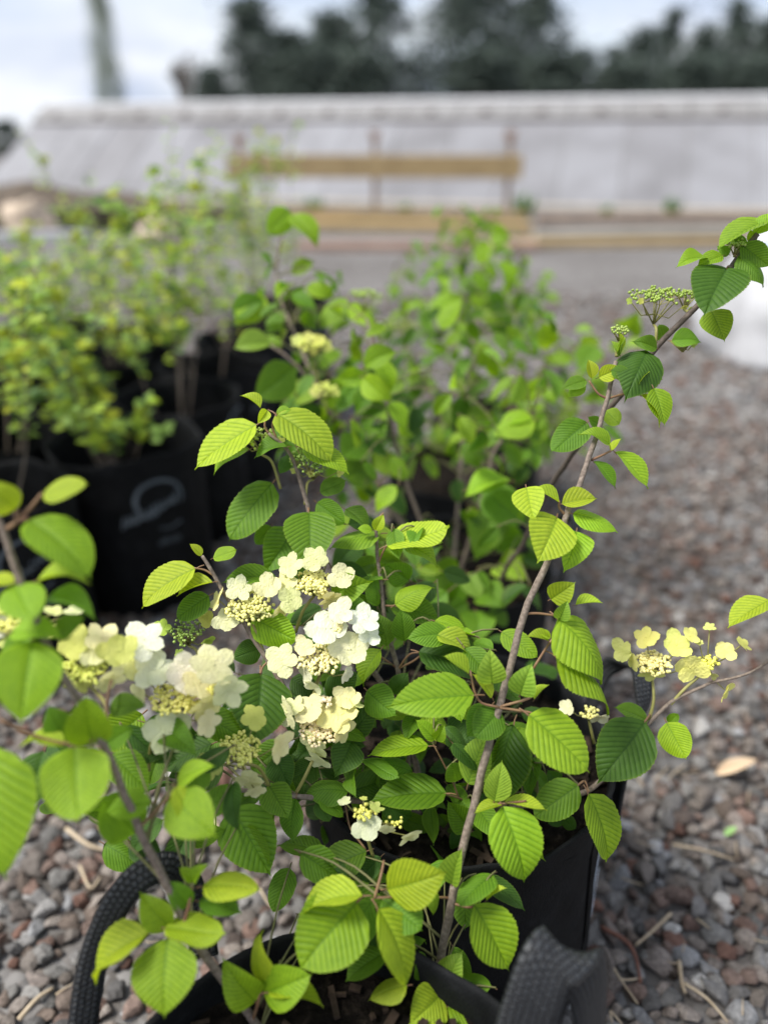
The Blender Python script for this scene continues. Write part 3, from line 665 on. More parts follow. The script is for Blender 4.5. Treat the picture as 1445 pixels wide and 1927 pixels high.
FLOR = [floret_mesh(1, 5, -.02, .16), floret_mesh(2, 5, .12, .25), floret_mesh(3, 4, .05, .15), floret_mesh(4, 5, .22, .3), floret_mesh(5, 5, -.12, .2), floret_mesh(6, 5, .05, .1), floret_mesh(7, 4, .15, .25)]
FCOL = {'w': (0.86, 0.83, 0.58), 'c': (0.86, 0.82, 0.43), 'm': (0.80, 0.78, 0.27), 'y': (0.66, 0.68, 0.20), 'v': (0.42, 0.55, 0.10)}
BCOL = {'w': (0.88, 0.78, 0.42), 'c': (0.82, 0.74, 0.26), 'y': (0.68, 0.70, 0.16), 'v': (0.28, 0.38, 0.07)}
_bm = bmesh.new(); bmesh.ops.create_icosphere(_bm, subdivisions=1, radius=1.0); _bm.verts.ensure_lookup_table()
ICO_V = [v.co.copy() for v in _bm.verts]; ICO_F = [tuple(v.index for v in f.verts) for f in _bm.faces]; _bm.free()
def cluster(parent, c, d, rx, florets, col='c', bud='c', stalk=None, nb=230, br=0.0021, tilt=0.25, extra=(), ry=0.9):
    """flat-topped flower head: rays from the stalk top carry small buds, ringed by florets given in photo pixels (x y size [tilt side])"""
    d = DM(d); cen = P(c[0], c[1], d); toc = (CAM - cen).normalized(); nrm_ = (Vector((0, 0, 1)) * (1 - tilt) + toc * tilt).normalized()
    ex = Vector((1, 0, 0)); ex = (ex - nrm_ * ex.dot(nrm_)).normalized(); ey = nrm_.cross(ex); rad = rx * d / F
    st = MB(); root = cen - nrm_ * (rad * .75 + .006)
    if stalk:
        pts = [P(x, y, DM(d_)) for x, y, d_ in stalk] + [root]; sp = spline(pts, 5); st.tube(sp, [lerp(.0021, .0016, i / (len(sp) - 1)) for i in range(len(sp))], 6)
    else: st.tube([root - Vector((0, 0, .02)), root], .0016, 6)
    bd = MB(); rays = 7
    centers = [(cen, 0.48)] + [(cen + (ex * math.cos(k * 6.283 / 6 + .4) + ey * math.sin(k * 6.283 / 6 + .4) * ry) * rad * .60, .47) for k in range(6)] + [(P(x, y, d), r_ * d / F / max(rad, 1e-4)) for x, y, r_ in extra]
    for cc, rr in centers:
        st.tube([root, root.lerp(cc, .6) - nrm_ * .002, cc - nrm_ * .004], [.0011, .0009, .0007], 4)
        for k in range(max(5, int(nb / 7))):
            a = random.uniform(0, 6.283); q = math.sqrt(random.random()) * rad * rr
            p = cc + ex * math.cos(a) * q + ey * math.sin(a) * q + nrm_ * (math.sqrt(max(0, 1 - (q / (rad * rr)) ** 2)) * rad * .22 + random.uniform(-.002, .001))
            s_ = br * random.uniform(.75, 1.2); bd.add([p + v * s_ for v in ICO_V], ICO_F)
            if k % 3 == 0: st.tube([cc - nrm_ * .004, p], .0005, 3, cap=False)
    h = st.build('flower_head', M_PEDUNCLE, parent)
    b_ = bd.build('buds', M_BUD, h); b_.color = jitter(BCOL[bud], .06); b_['kind'] = 'stuff'
    for fl in florets:
        x, y, s_ = fl[:3]; tl = fl[3] if len(fl) > 3 else 0; az = fl[4] if len(fl) > 4 else 0; fc = fl[5] if len(fl) > 5 else col
        p = P(x, y, d - random.uniform(0, .006)); toc = (CAM - p).normalized(); outw = (p - cen); outw = outw - toc * outw.dot(toc); outw = outw.normalized() if outw.length > 1e-5 else ex
        n_ = (toc * .86 + Vector((0, 0, 1)) * .35 + outw * .18 + Vector((random.gauss(0, .13), random.gauss(0, .13), random.gauss(0, .08)))).normalized()
        if tl:
            rt = Vector((1, 0, 0)); upv = toc.cross(rt).normalized() * -1; upv = upv if upv.z > 0 else -upv
            sd_ = rt * math.cos(R(az)) + upv * math.sin(R(az)); n_ = (toc * math.cos(R(tl)) + sd_ * math.sin(R(tl))).normalized()
        size = s_ * d / F * 1.12
        o = bpy.data.objects.new('floret', random.choice(FLOR)); COL.objects.link(o); o.parent = h
        o.matrix_basis = Matrix.Translation(p) @ n_.to_track_quat('Z', 'Y').to_matrix().to_4x4() @ Matrix.Rotation(random.uniform(0, 6.28), 4, 'Z') @ Matrix.Scale(size, 4)
        o.color = jitter(FCOL[fc], .05)
        if (p - cen).length > rad * .6:
            pb = MB(); pb.tube([root.lerp(cen, .4), (root + p) / 2 - nrm_ * .003, p - n_ * .002], [.001, .0008, .0007], 4); pb.build('floret_stalk', M_PEDUNCLE, h)
    return h

def ribbon(name, pts, wdirs, width, thick, mat, parent, per=7):
    c = spline(pts, per); wd = spline(wdirs, per); n = len(c); V = []; UV = []; acc = 0
    for i in range(n):
        t = (c[min(i + 1, n - 1)] - c[max(i - 1, 0)]).normalized(); wv = wd[i] - t * wd[i].dot(t); wv.normalize(); nn = t.cross(wv)
        if i: acc += (c[i] - c[i - 1]).length
        for (a, b) in ((-.5, -.5), (-.25, -.5), (.25, -.5), (.5, -.5), (.5, .5), (.25, .5), (-.25, .5), (-.5, .5)):
            V.append(c[i] + wv * width * a + nn * thick * b * (1.0 if abs(a) > .3 else 1.25)); UV.append((acc, a * width))
    Fc = [(i * 8 + j, i * 8 + (j + 1) % 8, (i + 1) * 8 + (j + 1) % 8, (i + 1) * 8 + j) for i in range(n - 1) for j in range(8)] + [tuple(range(8))[::-1], tuple((n - 1) * 8 + j for j in range(8))]
    me = bpy.data.meshes.new(name); me.from_pydata([tuple(v) for v in V], [], Fc); me.materials.append(mat)
    uv = me.uv_layers.new(name='UVMap')
    for l in me.loops: uv.data[l.index].uv = UV[l.vertex_index]
    me.polygons.foreach_set('use_smooth', [True] * len(Fc)); me.update(); return link(name, me, parent)

def grow_bag(cx, cy, r, h, label, group, seed, soil=0.04, handles=(), seg=72, turn=0.0, soft=1.0):
    root = empty('grow_bag', (cx, cy, 0)); tag(root, label, 'grow bag', group); rnd = random.Random(seed); off = Vector((seed * 2.7, 0, 0))
    prof = [(0.90, 0.0), (0.955, 0.01), (0.985, .06), (1.0, .2), (1.005, .4), (0.99, .62), (0.985, .8), (.99, .93), (1.0, .985), (1.002, 1.0), (.99, 1.004), (.972, .995), (.965, .96), (.96, 1 - soil / h - .05)]
    V = []; Fc = []
    for k, (rr, zz) in enumerate(prof):
        for j in range(seg):
            a = 2 * math.pi * j / seg; q = Vector((math.cos(a), math.sin(a), zz * 1.3))
            wob = (0.028 * noise.noise(q * 1.7 + off) + 0.012 * noise.noise(q * 5.5 + off)) * soft + 0.006 * noise.noise(q * 14 + off)
            zw = h * 0.020 * soft * 1.4 * noise.noise(Vector((math.cos(a) * 2, math.sin(a) * 2, 3)) + off) * (zz > .8)
            V.append((math.cos(a) * r * (rr + wob), math.sin(a) * r * (rr + wob), zz * h + zw))
    n = len(prof)
    for k in range(n - 1):
        for j in range(seg): Fc.append((k * seg + j, k * seg + (j + 1) % seg, (k + 1) * seg + (j + 1) % seg, (k + 1) * seg + j))
    Fc.append(tuple(range(seg))[::-1])
    me = bpy.data.meshes.new('wall'); me.from_pydata(V, [], Fc); me.materials.append(M_BAG); me.polygons.foreach_set('use_smooth', [True] * len(Fc)); me.update(); link('wall', me, root)
    # soil with crumbs and bark
    sm = MB(); rings = 12; sv = [(0, 0, h - soil + .006)]; sf = []
    for i in range(1, rings + 1):
        for j in range(36):
            a = 2 * math.pi * j / 36; q = r * .985 * i / rings; p = Vector((math.cos(a) * q, math.sin(a) * q, 0)); sv.append((p.x, p.y, h - soil + .012 * noise.noise(p * 22 + off) + .008 * noise.noise(p * 60 + off)))
    sf += [(0, 1 + j, 1 + (j + 1) % 36) for j in range(36)]
    for i in range(rings - 1):
        for j in range(36): b = 1 + i * 36; sf.append((b + j, b + 36 + j, b + 36 + (j + 1) % 36, b + (j + 1) % 36))
    sm.add(sv, sf); so = sm.build('soil', M_SOIL, root)
    cb = MB()
    for i in range(150 if r > .205 else 12):
        a = rnd.uniform(0, 6.283); q = math.sqrt(rnd.random()) * r * .93
        rm_ = Matrix.Rotation(rnd.uniform(0, 6.28), 3, 'Z') @ Matrix.Rotation(rnd.uniform(-.4, .4), 3, 'X')
        cb.box((math.cos(a) * q, math.sin(a) * q, h - soil + .008), (rnd.uniform(.006, .034), rnd.uniform(.003, .009), rnd.uniform(.002, .005)), rm_)
    c_ = cb.build('bark_crumbs', M_CHIP, so, False); c_['kind'] = 'stuff'
    # stitched side seam and rim stitching
    sa = turn; sv = []
    mb = MB(); a0, a1 = sa - .035, sa + .035
    for zz, rr in ((.03, 1.0), (.2, 1.03), (.4, 1.035), (.62, 1.022), (.8, 1.018), (.97, 1.02)):
        for a, e in ((a0, 0), ((a0 + a1) / 2, .012), (a1, 0)):
            q = Vector((math.cos(a), math.sin(a), zz * 1.3)); wob = 0.028 * noise.noise(q * 1.7 + off) + 0.012 * noise.noise(q * 5.5 + off)
            sv.append((math.cos(a) * r * (rr + wob + e - .015), math.sin(a) * r * (rr + wob + e - .015), zz * h))
    mb.add(sv, [(i * 3 + j, i * 3 + j + 1, i * 3 + j + 4, i * 3 + j + 3) for i in range(5) for j in range(2)]); mb.build('seam', M_BAG, root)
    for ang, lean, high, wid in handles:
        rd = Vector((math.cos(ang), math.sin(ang), 0)); tg = Vector((-math.sin(ang), math.cos(ang), 0)); zt = Vector((0, 0, 1)); b = rd * (r * 1.025)
        hw_ = 0.062
        pts = [b - tg * hw_ + zt * (h - .10), b - tg * hw_ + zt * (h - .03), b - tg * hw_ * .95 + rd * lean * .45 + zt * (h + high * .6), b - tg * hw_ * .3 + rd * lean + zt * (h + high), b + tg * hw_ * .3 + rd * lean + zt * (h + high), b + tg * hw_ * .95 + rd * lean * .45 + zt * (h + high * .6), b + tg * hw_ + zt * (h - .03), b + tg * hw_ + zt * (h - .10)]
        wv = [tg, tg, (tg + rd * .6 - zt * .3), (rd + zt * -.5 - tg * .3), (rd + zt * -.5 + tg * .3) , (-tg + rd * .6 - zt * .3), -tg, -tg]
        ribbon('handle', pts, wv, wid, .004, M_STRAP, root)
    return root

# ================================================================== OBJECTS
# ---- grow bags in the middle row
gA = grow_bag(*BAGS['front'], .40, 'black fabric grow bag nearest the camera with woven straps flopping out', 'grow bags of the flowering shrubs', 1, .05, turn=-1.0)
gB = grow_bag(*BAGS['middle'], .405, 'black fabric grow bag under the white flowers with a pale printed stripe', 'grow bags of the flowering shrubs', 2, .035, handles=[(0.12, .03, .09, .026)], turn=-.62)
gC = grow_bag(*BAGS['third'], .40, 'black grow bag third in the row behind the white flowering shrub', 'grow bags of the flowering shrubs', 3, .04, handles=[(-.05, .03, .09, .026)], seg=48)
gD = grow_bag(*BAGS['fourth'], .38, 'black grow bag fourth in the row mostly hidden by leaves', 'grow bags of the flowering shrubs', 4, .04, seg=40)
gE = grow_bag(*BAGS['fifth'], .34, 'last black grow bag of the row out on the open gravel', 'grow bags of the flowering shrubs', 5, .04, seg=40)
def to_local(root, pts): return [p - root.location for p in pts]
# straps of the front bag
pp = [P(*q) for q in ((965, 2040, .66), (984, 1960, .645), (1008, 1880, .635), (1038, 1808, .64), (1078, 1802, .66), (1108, 1860, .685), (1114, 1970, .71))]
ww = [Vector((1, -.1, -.25)), Vector((1, -.15, -.35)), Vector((1, -.2, -.45)), Vector((1, -.2, -.5)), Vector((.9, .1, -.55)), Vector((.7, .5, -.4)), Vector((.6, .7, -.3))]
ribbon('handle', to_local(gA, pp), ww, .049, .005, M_STRAP, gA, 9)
pp = [P(*q) for q in ((150, 2010, .74), (160, 1900, .735), (178, 1800, .73), (215, 1710, .725), (262, 1652, .73), (315, 1632, .75), (350, 1655, .77), (372, 1720, .785), (385, 1800, .79))]
ww = []
for i in range(9):
    a, b = pp[max(0, i - 1)], pp[min(8, i + 1)]; t = (b - a).normalized(); ww.append(t.cross((CAM - pp[i]).normalized()) + Vector((0, .25, .1)))
ribbon('handle', to_local(gA, pp), ww, .028, .004, M_STRAP, gA, 9)
# pale stripe printed on the middle bag
M_PRINT = simple('pale_blue_print', [(0.3, (0.42, 0.50, 0.60)), (0.7, (0.58, 0.64, 0.72))], 120, 0.6, 0.1, 0.0005)
def print_on(root, c, h, rows, wid, seed):
    cx, cy, r = c; off = Vector((seed * 2.7, 0, 0)); mb = MB(); sv = []
    for zz, a in rows:
        for da in (-wid / 2, wid / 2):
            q = Vector((math.cos(a + da), math.sin(a + da), zz * 1.3)); wob = 0.028 * noise.noise(q * 1.7 + off) + 0.012 * noise.noise(q * 5.5 + off) + 0.006 * noise.noise(q * 14 + off)
            rr = np.interp(zz, [.06, .2, .4, .62, .8, .93], [.985, 1.0, 1.005, .99, .985, .99]); k = r * (rr + wob) + .0022
            sv.append((math.cos(a + da) * k, math.sin(a + da) * k, zz * h))
    mb.add(sv, [(i * 2, i * 2 + 1, i * 2 + 3, i * 2 + 2) for i in range(len(rows) - 1)]); return mb.build('printed_stripe', M_PRINT, root)
print_on(gB, BAGS['middle'], .405, [(.88, -.30), (.80, -.36), (.72, -.43), (.64, -.47), (.56, -.49), (.48, -.50), (.40, -.50)], .035, 2)
print_on(gB, BAGS['middle'], .405, [(.60, -.36), (.52, -.40), (.45, -.42), (.38, -.42)], .03, 2)

# ---- PLANT A: near shrub with two long branches
pA = empty('viburnum_shrub', (BAGS['front'][0], BAGS['front'][1], .35))
tag(pA, 'nearest leafy shrub with two long arching branches in the front grow bag', 'shrub', 'leafy shrubs in the middle row'); 
strands(pA, 'stem', '815 1890 .775;850 1690 .775;900 1480 .785;940 1330 .795;985 1160 .815;1030 1058 .83;1062 975 .845;1090 913 .86;1112 850 .88;1131 794 .89;1143 748 .895;1159 680 .90', M_STEM, .0048, .0026)
strands(pA, 'stem', '580 2100 .76;490 1940 .69;380 1790 .63;300 1640 .585;262 1560 .565;185 1385 .535;105 1250 .515;52 1130 .495;5 1000 .485;-30 930 .48', M_STEM, .0046, .0028)
strands(pA, 'twig', '''850 1700 .775;835 1690 .77;705 1690 .69
705 1692 .69;716 1650 .70;722 1620 .72
905 1520 .78;948 1512 .77;990 1508 .77
940 1332 .79;900 1318 .785;884 1262 .785
940 1332 .79;990 1340 .79;1002 1343 .79
942 1330 .79;985 1318 .79;1000 1312 .79
985 1155 .815;1015 1155 .82;1050 1160 .82
1062 968 .845;1052 955 .845;1052 942 .845
1112 866 .88;1132 857 .88;1150 848 .88
1143 750 .895;1125 740 .895;1108 716 .895
1143 750 .895;1170 742 .895;1202 736 .895
1004 1258 .82;1030 1215 .82;1048 1193 .82
850 1700 .775;880 1708 .76;896 1706 .75
345 1740 .60;355 1705 .605;362 1670 .61
475 1925 .68;486 1885 .66;492 1855 .66
3 1001 .485;25 985 .485;55 975 .485
25 988 .485;55 958 .485;80 928 .485
30 960 .485;28 985 .485;4 1000 .485
262 1560 .565;290 1530 .575;318 1500 .58
0 1355 .50;58 1382 .52;130 1400 .53;190 1390 .535
205 1375 .56;200 1325 .58;210 1280 .60
835 1880 .77;820 1892 .775;800 1880 .78''', M_PETIOLE, .0016, .0012)
hero(pA, '''892 1702 960 1830 84 .74 b;915 1695 953 1670 15 .74 y;728 1674 842 1642 84 .70 y;672 1698 562 1826 122 .69 b;682 1686 556 1722 52 .675 y
712 1710 768 1862 62 .67 y;700 1696 655 1790 52 .72 g;720 1692 795 1752 72 .72 g;732 1790 648 1846 48 .72 g;766 1855 692 1882 38 .70 y
835 1880 868 1790 52 .75 l;830 1872 770 1930 70 .74 y;842 1895 938 1938 60 .73 b;792 1845 790 1790 24 .75 g;815 1680 817 1724 22 .75 b;850 1665 868 1597 40 .77 l
945 1513 892 1530 18 .77 y;948 1511 1030 1523 19 .77 y;945 1518 992 1666 92 .765 b
892 1308 727 1329 76 .775 b 24;925 1287 922 1222 50 .78 l;978 1308 1000 1250 49 .78 l;882 1268 834 1233 23 .78 y;926 1312 890 1268 21 .775 y;1005 1316 1032 1288 14 .78 y;995 1345 1112 1454 86 .775 b
930 1508 945 1432 47 .77 l;940 1336 893 1390 58 .80 g;925 1328 878 1388 52 .81 g
1050 1164 1142 1285 74 .815 b;1052 1166 1068 1130 28 .815 l;1083 1138 1134 1133 16 .82 y;1036 1128 1083 1096 44 .825 y;1046 1234 1157 1336 40 .82 b;1032 1206 990 1197 18 .82 y;1036 1200 1010 1188 14 .825 y;1048 1193 1058 1170 16 .82 y
1048 973 1012 1059 86 .835 y;990 917 1004 980 56 .85 y;1085 1000 1065 1072 60 .845 b;1052 945 1002 919 17 .845 y;1057 948 1124 937 36 .84 y;1078 966 1164 1000 34 .84 b
1148 838 1092 812 24 .885 b;1158 850 1222 918 27 .88 b;1117 868 1160 918 19 .88 g;1150 848 1169 824 11 .88 y;1105 794 1036 854 54 .93 g;1128 800 1106 784 20 .92 g;1140 772 1167 800 30 .93 b
1103 715 1058 731 25 .895 g;1100 722 1068 746 22 .90 b;1113 712 1107 675 20 .89 y;1126 710 1170 691 30 .89 y;1150 696 1192 713 25 .885 g;1198 736 1221 697 16 .885 y;1216 661 1178 749 83 .91 d;1205 742 1246 801 17 .885 y;1230 730 1252 801 40 .88 b
1163 672 1150 640 11 .90 l;1166 670 1178 632 10 .90 l;1160 665 1166 620 9 .90 y''')
hero(pA, '''30 958 -32 905 62 .485 y;80 931 165 909 36 .485 y;54 978 174 1084 82 .485 b;71 1092 166 1086 27 .49 y;28 1096 -30 1094 24 .49 y;28 1100 62 1168 76 .49 b;92 1122 182 1156 42 .50 g
22 1190 118 1196 44 .50 b;105 1196 158 1160 36 .52 g;60 1206 38 1364 112 .49 b;140 1405 148 1552 112 .52 b;172 1402 160 1312 76 .54 b;126 1396 90 1328 52 .55 g;122 1404 36 1396 32 .53 y
-30 1400 6 1662 124 .49 b;82 1414 60 1520 62 .66 d;284 1510 198 1528 50 .57 b;256 1568 188 1500 80 .62 g;210 1420 282 1492 62 .70 g;320 1500 408 1576 86 .585 b;330 1482 366 1550 42 .575 y;334 1475 402 1438 34 .60 b
320 1746 262 1682 52 .60 b;310 1746 424 1764 48 .59 y;280 1756 166 1844 58 .59 y;315 1766 308 1919 108 .60 b;355 1706 320 1660 40 .61 g;362 1660 338 1632 20 .61 b;362 1660 388 1626 22 .61 b;382 1668 491 1673 46 .61 y;375 1696 456 1718 42 .62 g
480 1886 420 1812 62 .66 b;492 1850 487 1756 38 .66 y;496 1870 584 1836 72 .66 b;505 1868 610 1886 36 .65 y
206 1332 277 1328 40 .60 g;60 1200 0 1230 40 .56 g;200 1400 250 1370 40 .62 g;100 1250 30 1290 40 .56 d''')

# ---- PLANT B: flowering shrub in the middle bag
pB = empty('viburnum_shrub', (BAGS['middle'][0], BAGS['middle'][1], .37))
tag(pB, 'white flowering shrub with pleated green leaves in the middle grow bag', 'shrub', 'leafy shrubs in the middle row')
strands(pB, 'stem', '''770 1520 .99;765 1400 .96;748 1260 .95;725 1170 .945;712 1060 .94;706 985 .935
800 1540 1.02;770 1380 1.0;720 1290 .98;650 1180 .95;600 1060 .94;580 955 .935;568 915 .93;553 868 .925;532 838 .92;505 815 .915
790 1530 .98;700 1510 .90;590 1502 .85;480 1490 .83;391 1483 .82;290 1460 .80
830 1540 1.0;960 1520 .97;1080 1500 .945;1140 1460 .935;1200 1385 .925;1262 1322 .92;1335 1286 .915
780 1525 1.0;690 1440 .93;560 1330 .88;505 1245 .875;433 1133 .87;402 1083 .865;380 1046 .86
860 1540 1.02;880 1440 .98;870 1330 .95;850 1240 .93;820 1180 .93''', M_STEM, .0042, .0019)
strands(pB, 'twig', '''748 1260 .95;790 1235 .94;825 1185 .935
748 1262 .95;770 1232 .94;795 1228 .935
748 1258 .95;700 1225 .94;690 1222 .94
765 1400 .96;800 1395 .92;820 1400 .91
880 1560 .93;855 1480 .90;815 1400 .89
885 1512 .92;862 1502 .90;838 1495 .88
688 1600 .84;660 1560 .86;650 1515 .88
712 1060 .94;725 1030 .935;735 1022 .93
706 985 .935;712 975 .93;722 965 .93
725 1140 .945;740 1140 .94;752 1135 .935
505 815 .915;498 800 .915;503 775 .915
520 825 .918;512 800 .915;520 780 .915
402 1083 .865;385 1073 .865;366 1069 .86
505 1245 .875;495 1255 .87;491 1268 .865
580 955 .935;582 962 .93;582 968 .93
1200 1385 .925;1215 1368 .925;1226 1350 .925
1088 1478 .92;1100 1470 .935;1108 1490 .90''', M_PETIOLE, .0014, .0010)
hero(pB, '''368 1069 262 1141 52 .86 y;400 1095 331 1120 22 .86 y;393 1121 330 1166 44 .865 g;379 1046 357 1023 15 .86 y;401 1050 447 1036 23 .86 b;519 1086 416 1091 32 .89 g 30
474 1162 562 1208 62 .875 b;581 963 586 1062 88 .925 g;548 1000 500 1078 72 .98 g;510 990 480 1026 30 .97 g;512 908 428 1018 70 .95 g;716 1003 618 1030 30 .945 b;625 1118 697 1094 56 .90 b;710 1141 699 1083 29 .94 g
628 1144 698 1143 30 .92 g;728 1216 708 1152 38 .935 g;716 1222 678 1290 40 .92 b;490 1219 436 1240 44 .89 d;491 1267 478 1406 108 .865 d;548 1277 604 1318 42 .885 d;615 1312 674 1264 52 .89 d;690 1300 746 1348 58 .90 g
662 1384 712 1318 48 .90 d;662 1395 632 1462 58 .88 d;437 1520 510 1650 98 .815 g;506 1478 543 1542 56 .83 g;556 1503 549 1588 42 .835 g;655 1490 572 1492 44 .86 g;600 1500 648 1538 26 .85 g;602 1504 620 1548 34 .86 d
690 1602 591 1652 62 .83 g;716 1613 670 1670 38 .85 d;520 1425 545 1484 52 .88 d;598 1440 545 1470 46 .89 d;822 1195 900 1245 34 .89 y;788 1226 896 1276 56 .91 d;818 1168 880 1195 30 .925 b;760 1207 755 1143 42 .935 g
743 1138 815 1102 42 .93 b;750 1142 828 1164 46 .945 g;727 1026 848 997 42 .92 y;762 1024 827 1062 36 .93 b;706 998 722 968 22 .93 y;700 998 672 994 16 .93 b;770 1092 722 1060 46 .97 g;738 1306 768 1266 34 .94 d
797 1338 852 1406 44 .90 b;818 1393 782 1354 25 .885 b;820 1392 836 1366 24 .885 b;806 1403 691 1420 38 .88 b;776 1453 700 1437 40 .90 g;698 1486 705 1440 26 .90 g;840 1492 694 1506 62 .865 g;868 1334 884 1404 58 .94 d
965 1364 948 1512 64 .90 d;880 1476 914 1384 56 .87 l;862 1470 850 1436 40 .90 g;885 1562 842 1508 48 .90 g;1214 1358 1124 1476 98 .915 d;1220 1357 1156 1330 30 .93 g;1254 1360 1292 1430 54 .92 b;1258 1362 1276 1342 19 .93 g
1088 1478 1002 1540 64 .90 g;1108 1494 1147 1624 58 .875 b;1050 1470 1030 1450 28 .95 d;1060 1540 1084 1560 24 .94 d;1062 1536 1030 1552 24 .95 d
482 798 364 881 58 .92 y;520 778 628 866 66 .92 y;568 842 658 889 38 .925 b;490 767 453 742 15 .915 y;503 772 485 797 21 .915 y;520 776 548 770 14 .925 b;468 845 398 888 22 .94 b;540 840 476 854 20 .915 g;546 858 525 892 24 .94 d;596 946 652 986 42 .94 g;650 958 698 1002 30 .95 g;602 926 652 905 30 .95 g
268 1344 190 1412 72 .86 b;240 1406 330 1378 44 .84 d;398 1400 304 1452 54 .84 d;420 1440 350 1490 50 .84 d;300 1420 280 1480 40 .80 g''')
hero(pB, '1447 1129 1368 1180 42 .86 y')
strands(pB, 'twig', '1335 1286 .915;1420 1262 .90;1500 1190 .88;1480 1140 .865;1447 1129 .86', M_STEM, .0018, .0012)
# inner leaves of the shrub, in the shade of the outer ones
M_SHOOT = simple('green_brown_shoot', [(0.3, (0.11, 0.10, 0.04)), (0.7, (0.17, 0.17, 0.06))], 60, 0.6, 0.2, 0.0005)
def inner(parent, n, x0, x1, y0, y1, d0, d1, cols, smin, smax, seed, meshes=None, avoid=None, rise=.45, hang=0.0):
    """leaves through a volume of the shrub; hang lets them droop and turn their faces outward"""
    rnd = random.Random(seed); bases = []
    for i in range(n):
        for _ in range(20):
            x, y = rnd.uniform(x0, x1), rnd.uniform(y0, y1)
            if avoid is None or not avoid(x, y): break
        d = rnd.uniform(d0, d1); b = P(x, y, d); a = rnd.uniform(0, 6.283); l = rnd.uniform(smin, smax)
        dr = Vector((math.cos(a), math.sin(a) * .8 - .25, rnd.uniform(-.75, .15) - hang * rnd.uniform(.2, 1.2))).normalized()
        nn = Vector((rnd.gauss(0, .6) + hang * math.cos(a) * .6, -rise + rnd.gauss(0, .5), 1.0 - hang * .35))
        place_leaf(parent, b, b + dr * l, l * rnd.uniform(.44, .64), nn, rnd.choice(cols), rnd.choice(meshes or MATURE)); bases.append(b - dr * l * .1)
    tw = MB(); sp = STEMPTS[parent.name]                            # each leaf hangs on a thin shoot from the nearest stem
    for b in bases:
        q = min(sp, key=lambda p: (p - b).length_squared + (0.02 if p.z > b.z else 0)); sp_ = [q, q.lerp(b, .5) + Vector((0, 0, .012)), b]
        if (q - b).length < .17: tw.tube(spline(sp_, 3), [.0015, .0014, .0013, .0012, .0011, .0010, .0009], 4, cap=False)
    if tw.v: o = tw.build('shoots', M_SHOOT, parent); o['kind'] = 'stuff'
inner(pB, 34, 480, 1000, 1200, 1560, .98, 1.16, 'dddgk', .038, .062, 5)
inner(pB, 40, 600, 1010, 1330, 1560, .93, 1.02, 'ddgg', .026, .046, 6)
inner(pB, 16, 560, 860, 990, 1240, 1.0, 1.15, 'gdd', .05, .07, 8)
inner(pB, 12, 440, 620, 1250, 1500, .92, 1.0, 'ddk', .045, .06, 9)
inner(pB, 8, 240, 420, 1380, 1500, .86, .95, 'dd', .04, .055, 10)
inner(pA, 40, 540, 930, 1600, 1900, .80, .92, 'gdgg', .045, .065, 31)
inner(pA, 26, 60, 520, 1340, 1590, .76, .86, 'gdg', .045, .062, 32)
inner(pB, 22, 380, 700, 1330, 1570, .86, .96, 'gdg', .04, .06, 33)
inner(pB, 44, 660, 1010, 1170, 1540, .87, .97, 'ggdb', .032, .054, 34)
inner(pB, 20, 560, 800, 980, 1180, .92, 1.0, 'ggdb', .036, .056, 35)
# flower heads
cluster(pB, (470, 1145), .865, 44, [(450, 1108, 50), (505, 1103, 58), (546, 1128, 56), (428, 1166, 56), (408, 1128, 46, 62, 160), (488, 1156, 44, 70, 270), (528, 1152, 42, 60, 300)], 'c', 'c', [(508, 1258, .88), (495, 1225, .875), (478, 1180, .87)])
cluster(pB, (590, 1096), .88, 34, [(546, 1064, 48), (594, 1053, 54), (642, 1085, 52), (538, 1092, 46, 35, 150), (588, 1108, 50, 74, 265), (622, 1128, 50, 66, 300)], 'c', 'c', [(556, 1190, .90), (570, 1150, .89)], extra=[(604, 1116, 14)])
cluster(pB, (602, 1242), .84, 42, [(612, 1184, 76), (640, 1152, 56), (684, 1166, 64), (658, 1222, 80), (530, 1242, 64), (572, 1218, 46), (574, 1262, 56, 66, 200), (652, 1270, 34, 50, 330), (694, 1194, 46), (588, 1290, 40, 62, 240)], 'w', 'w', [(588, 1325, .86), (592, 1300, .85)], extra=[(638, 1184, 13)])
cluster(pB, (600, 1376), .835, 36, [(581, 1335, 62), (634, 1345, 74), (540, 1342, 60, 62, 200), (652, 1314, 54), (645, 1376, 52, 62, 330), (588, 1402, 60, 50, 230), (598, 1432, 50, 66, 250), (554, 1330, 40, 40, 120), (670, 1325, 34, 70, 60)], 'c', 'w', [(553, 1500, .85), (570, 1470, .845), (589, 1430, .84)], extra=[(614, 1322, 12)])
cluster(pB, (686, 1530), .80, 24, [(690, 1556, 56), (648, 1508, 28, 55, 110), (707, 1520, 30, 60, 60, 'y'), (684, 1503, 16, 60, 90, 'y'), (770, 1577, 52, 72, 300), (728, 1562, 34, 60, 280)], 'w', 'y', [(702, 1612, .83), (692, 1580, .82)], extra=[(738, 1550, 17), (752, 1548, 12)], nb=46)
cluster(pB, (351, 1190), .88, 36, [(304, 1181, 34, 0, 0, 'v'), (388, 1164, 38, 0, 0, 'y'), (340, 1206, 22, 60, 200, 'v'), (391, 1206, 28, 55, 300, 'v')], 'y', 'v', [(374, 1250, .885), (370, 1225, .885)], br=.0018, nb=90)
cluster(pB, (338, 1246), .875, 14, [(340, 1232, 24, 50, 60, 'v')], 'v', 'v', None, br=.0017, nb=36)
cluster(pB, (1231, 1250), .92, 32, [(1172, 1226, 52, 52, 170), (1216, 1200, 46), (1273, 1214, 58), (1300, 1196, 38, 45, 40), (1224, 1268, 48, 62, 270), (1298, 1256, 64, 30, 280), (1190, 1246, 34, 60, 200)], 'm', 'c', [(1221, 1355, .925), (1230, 1318, .922)])
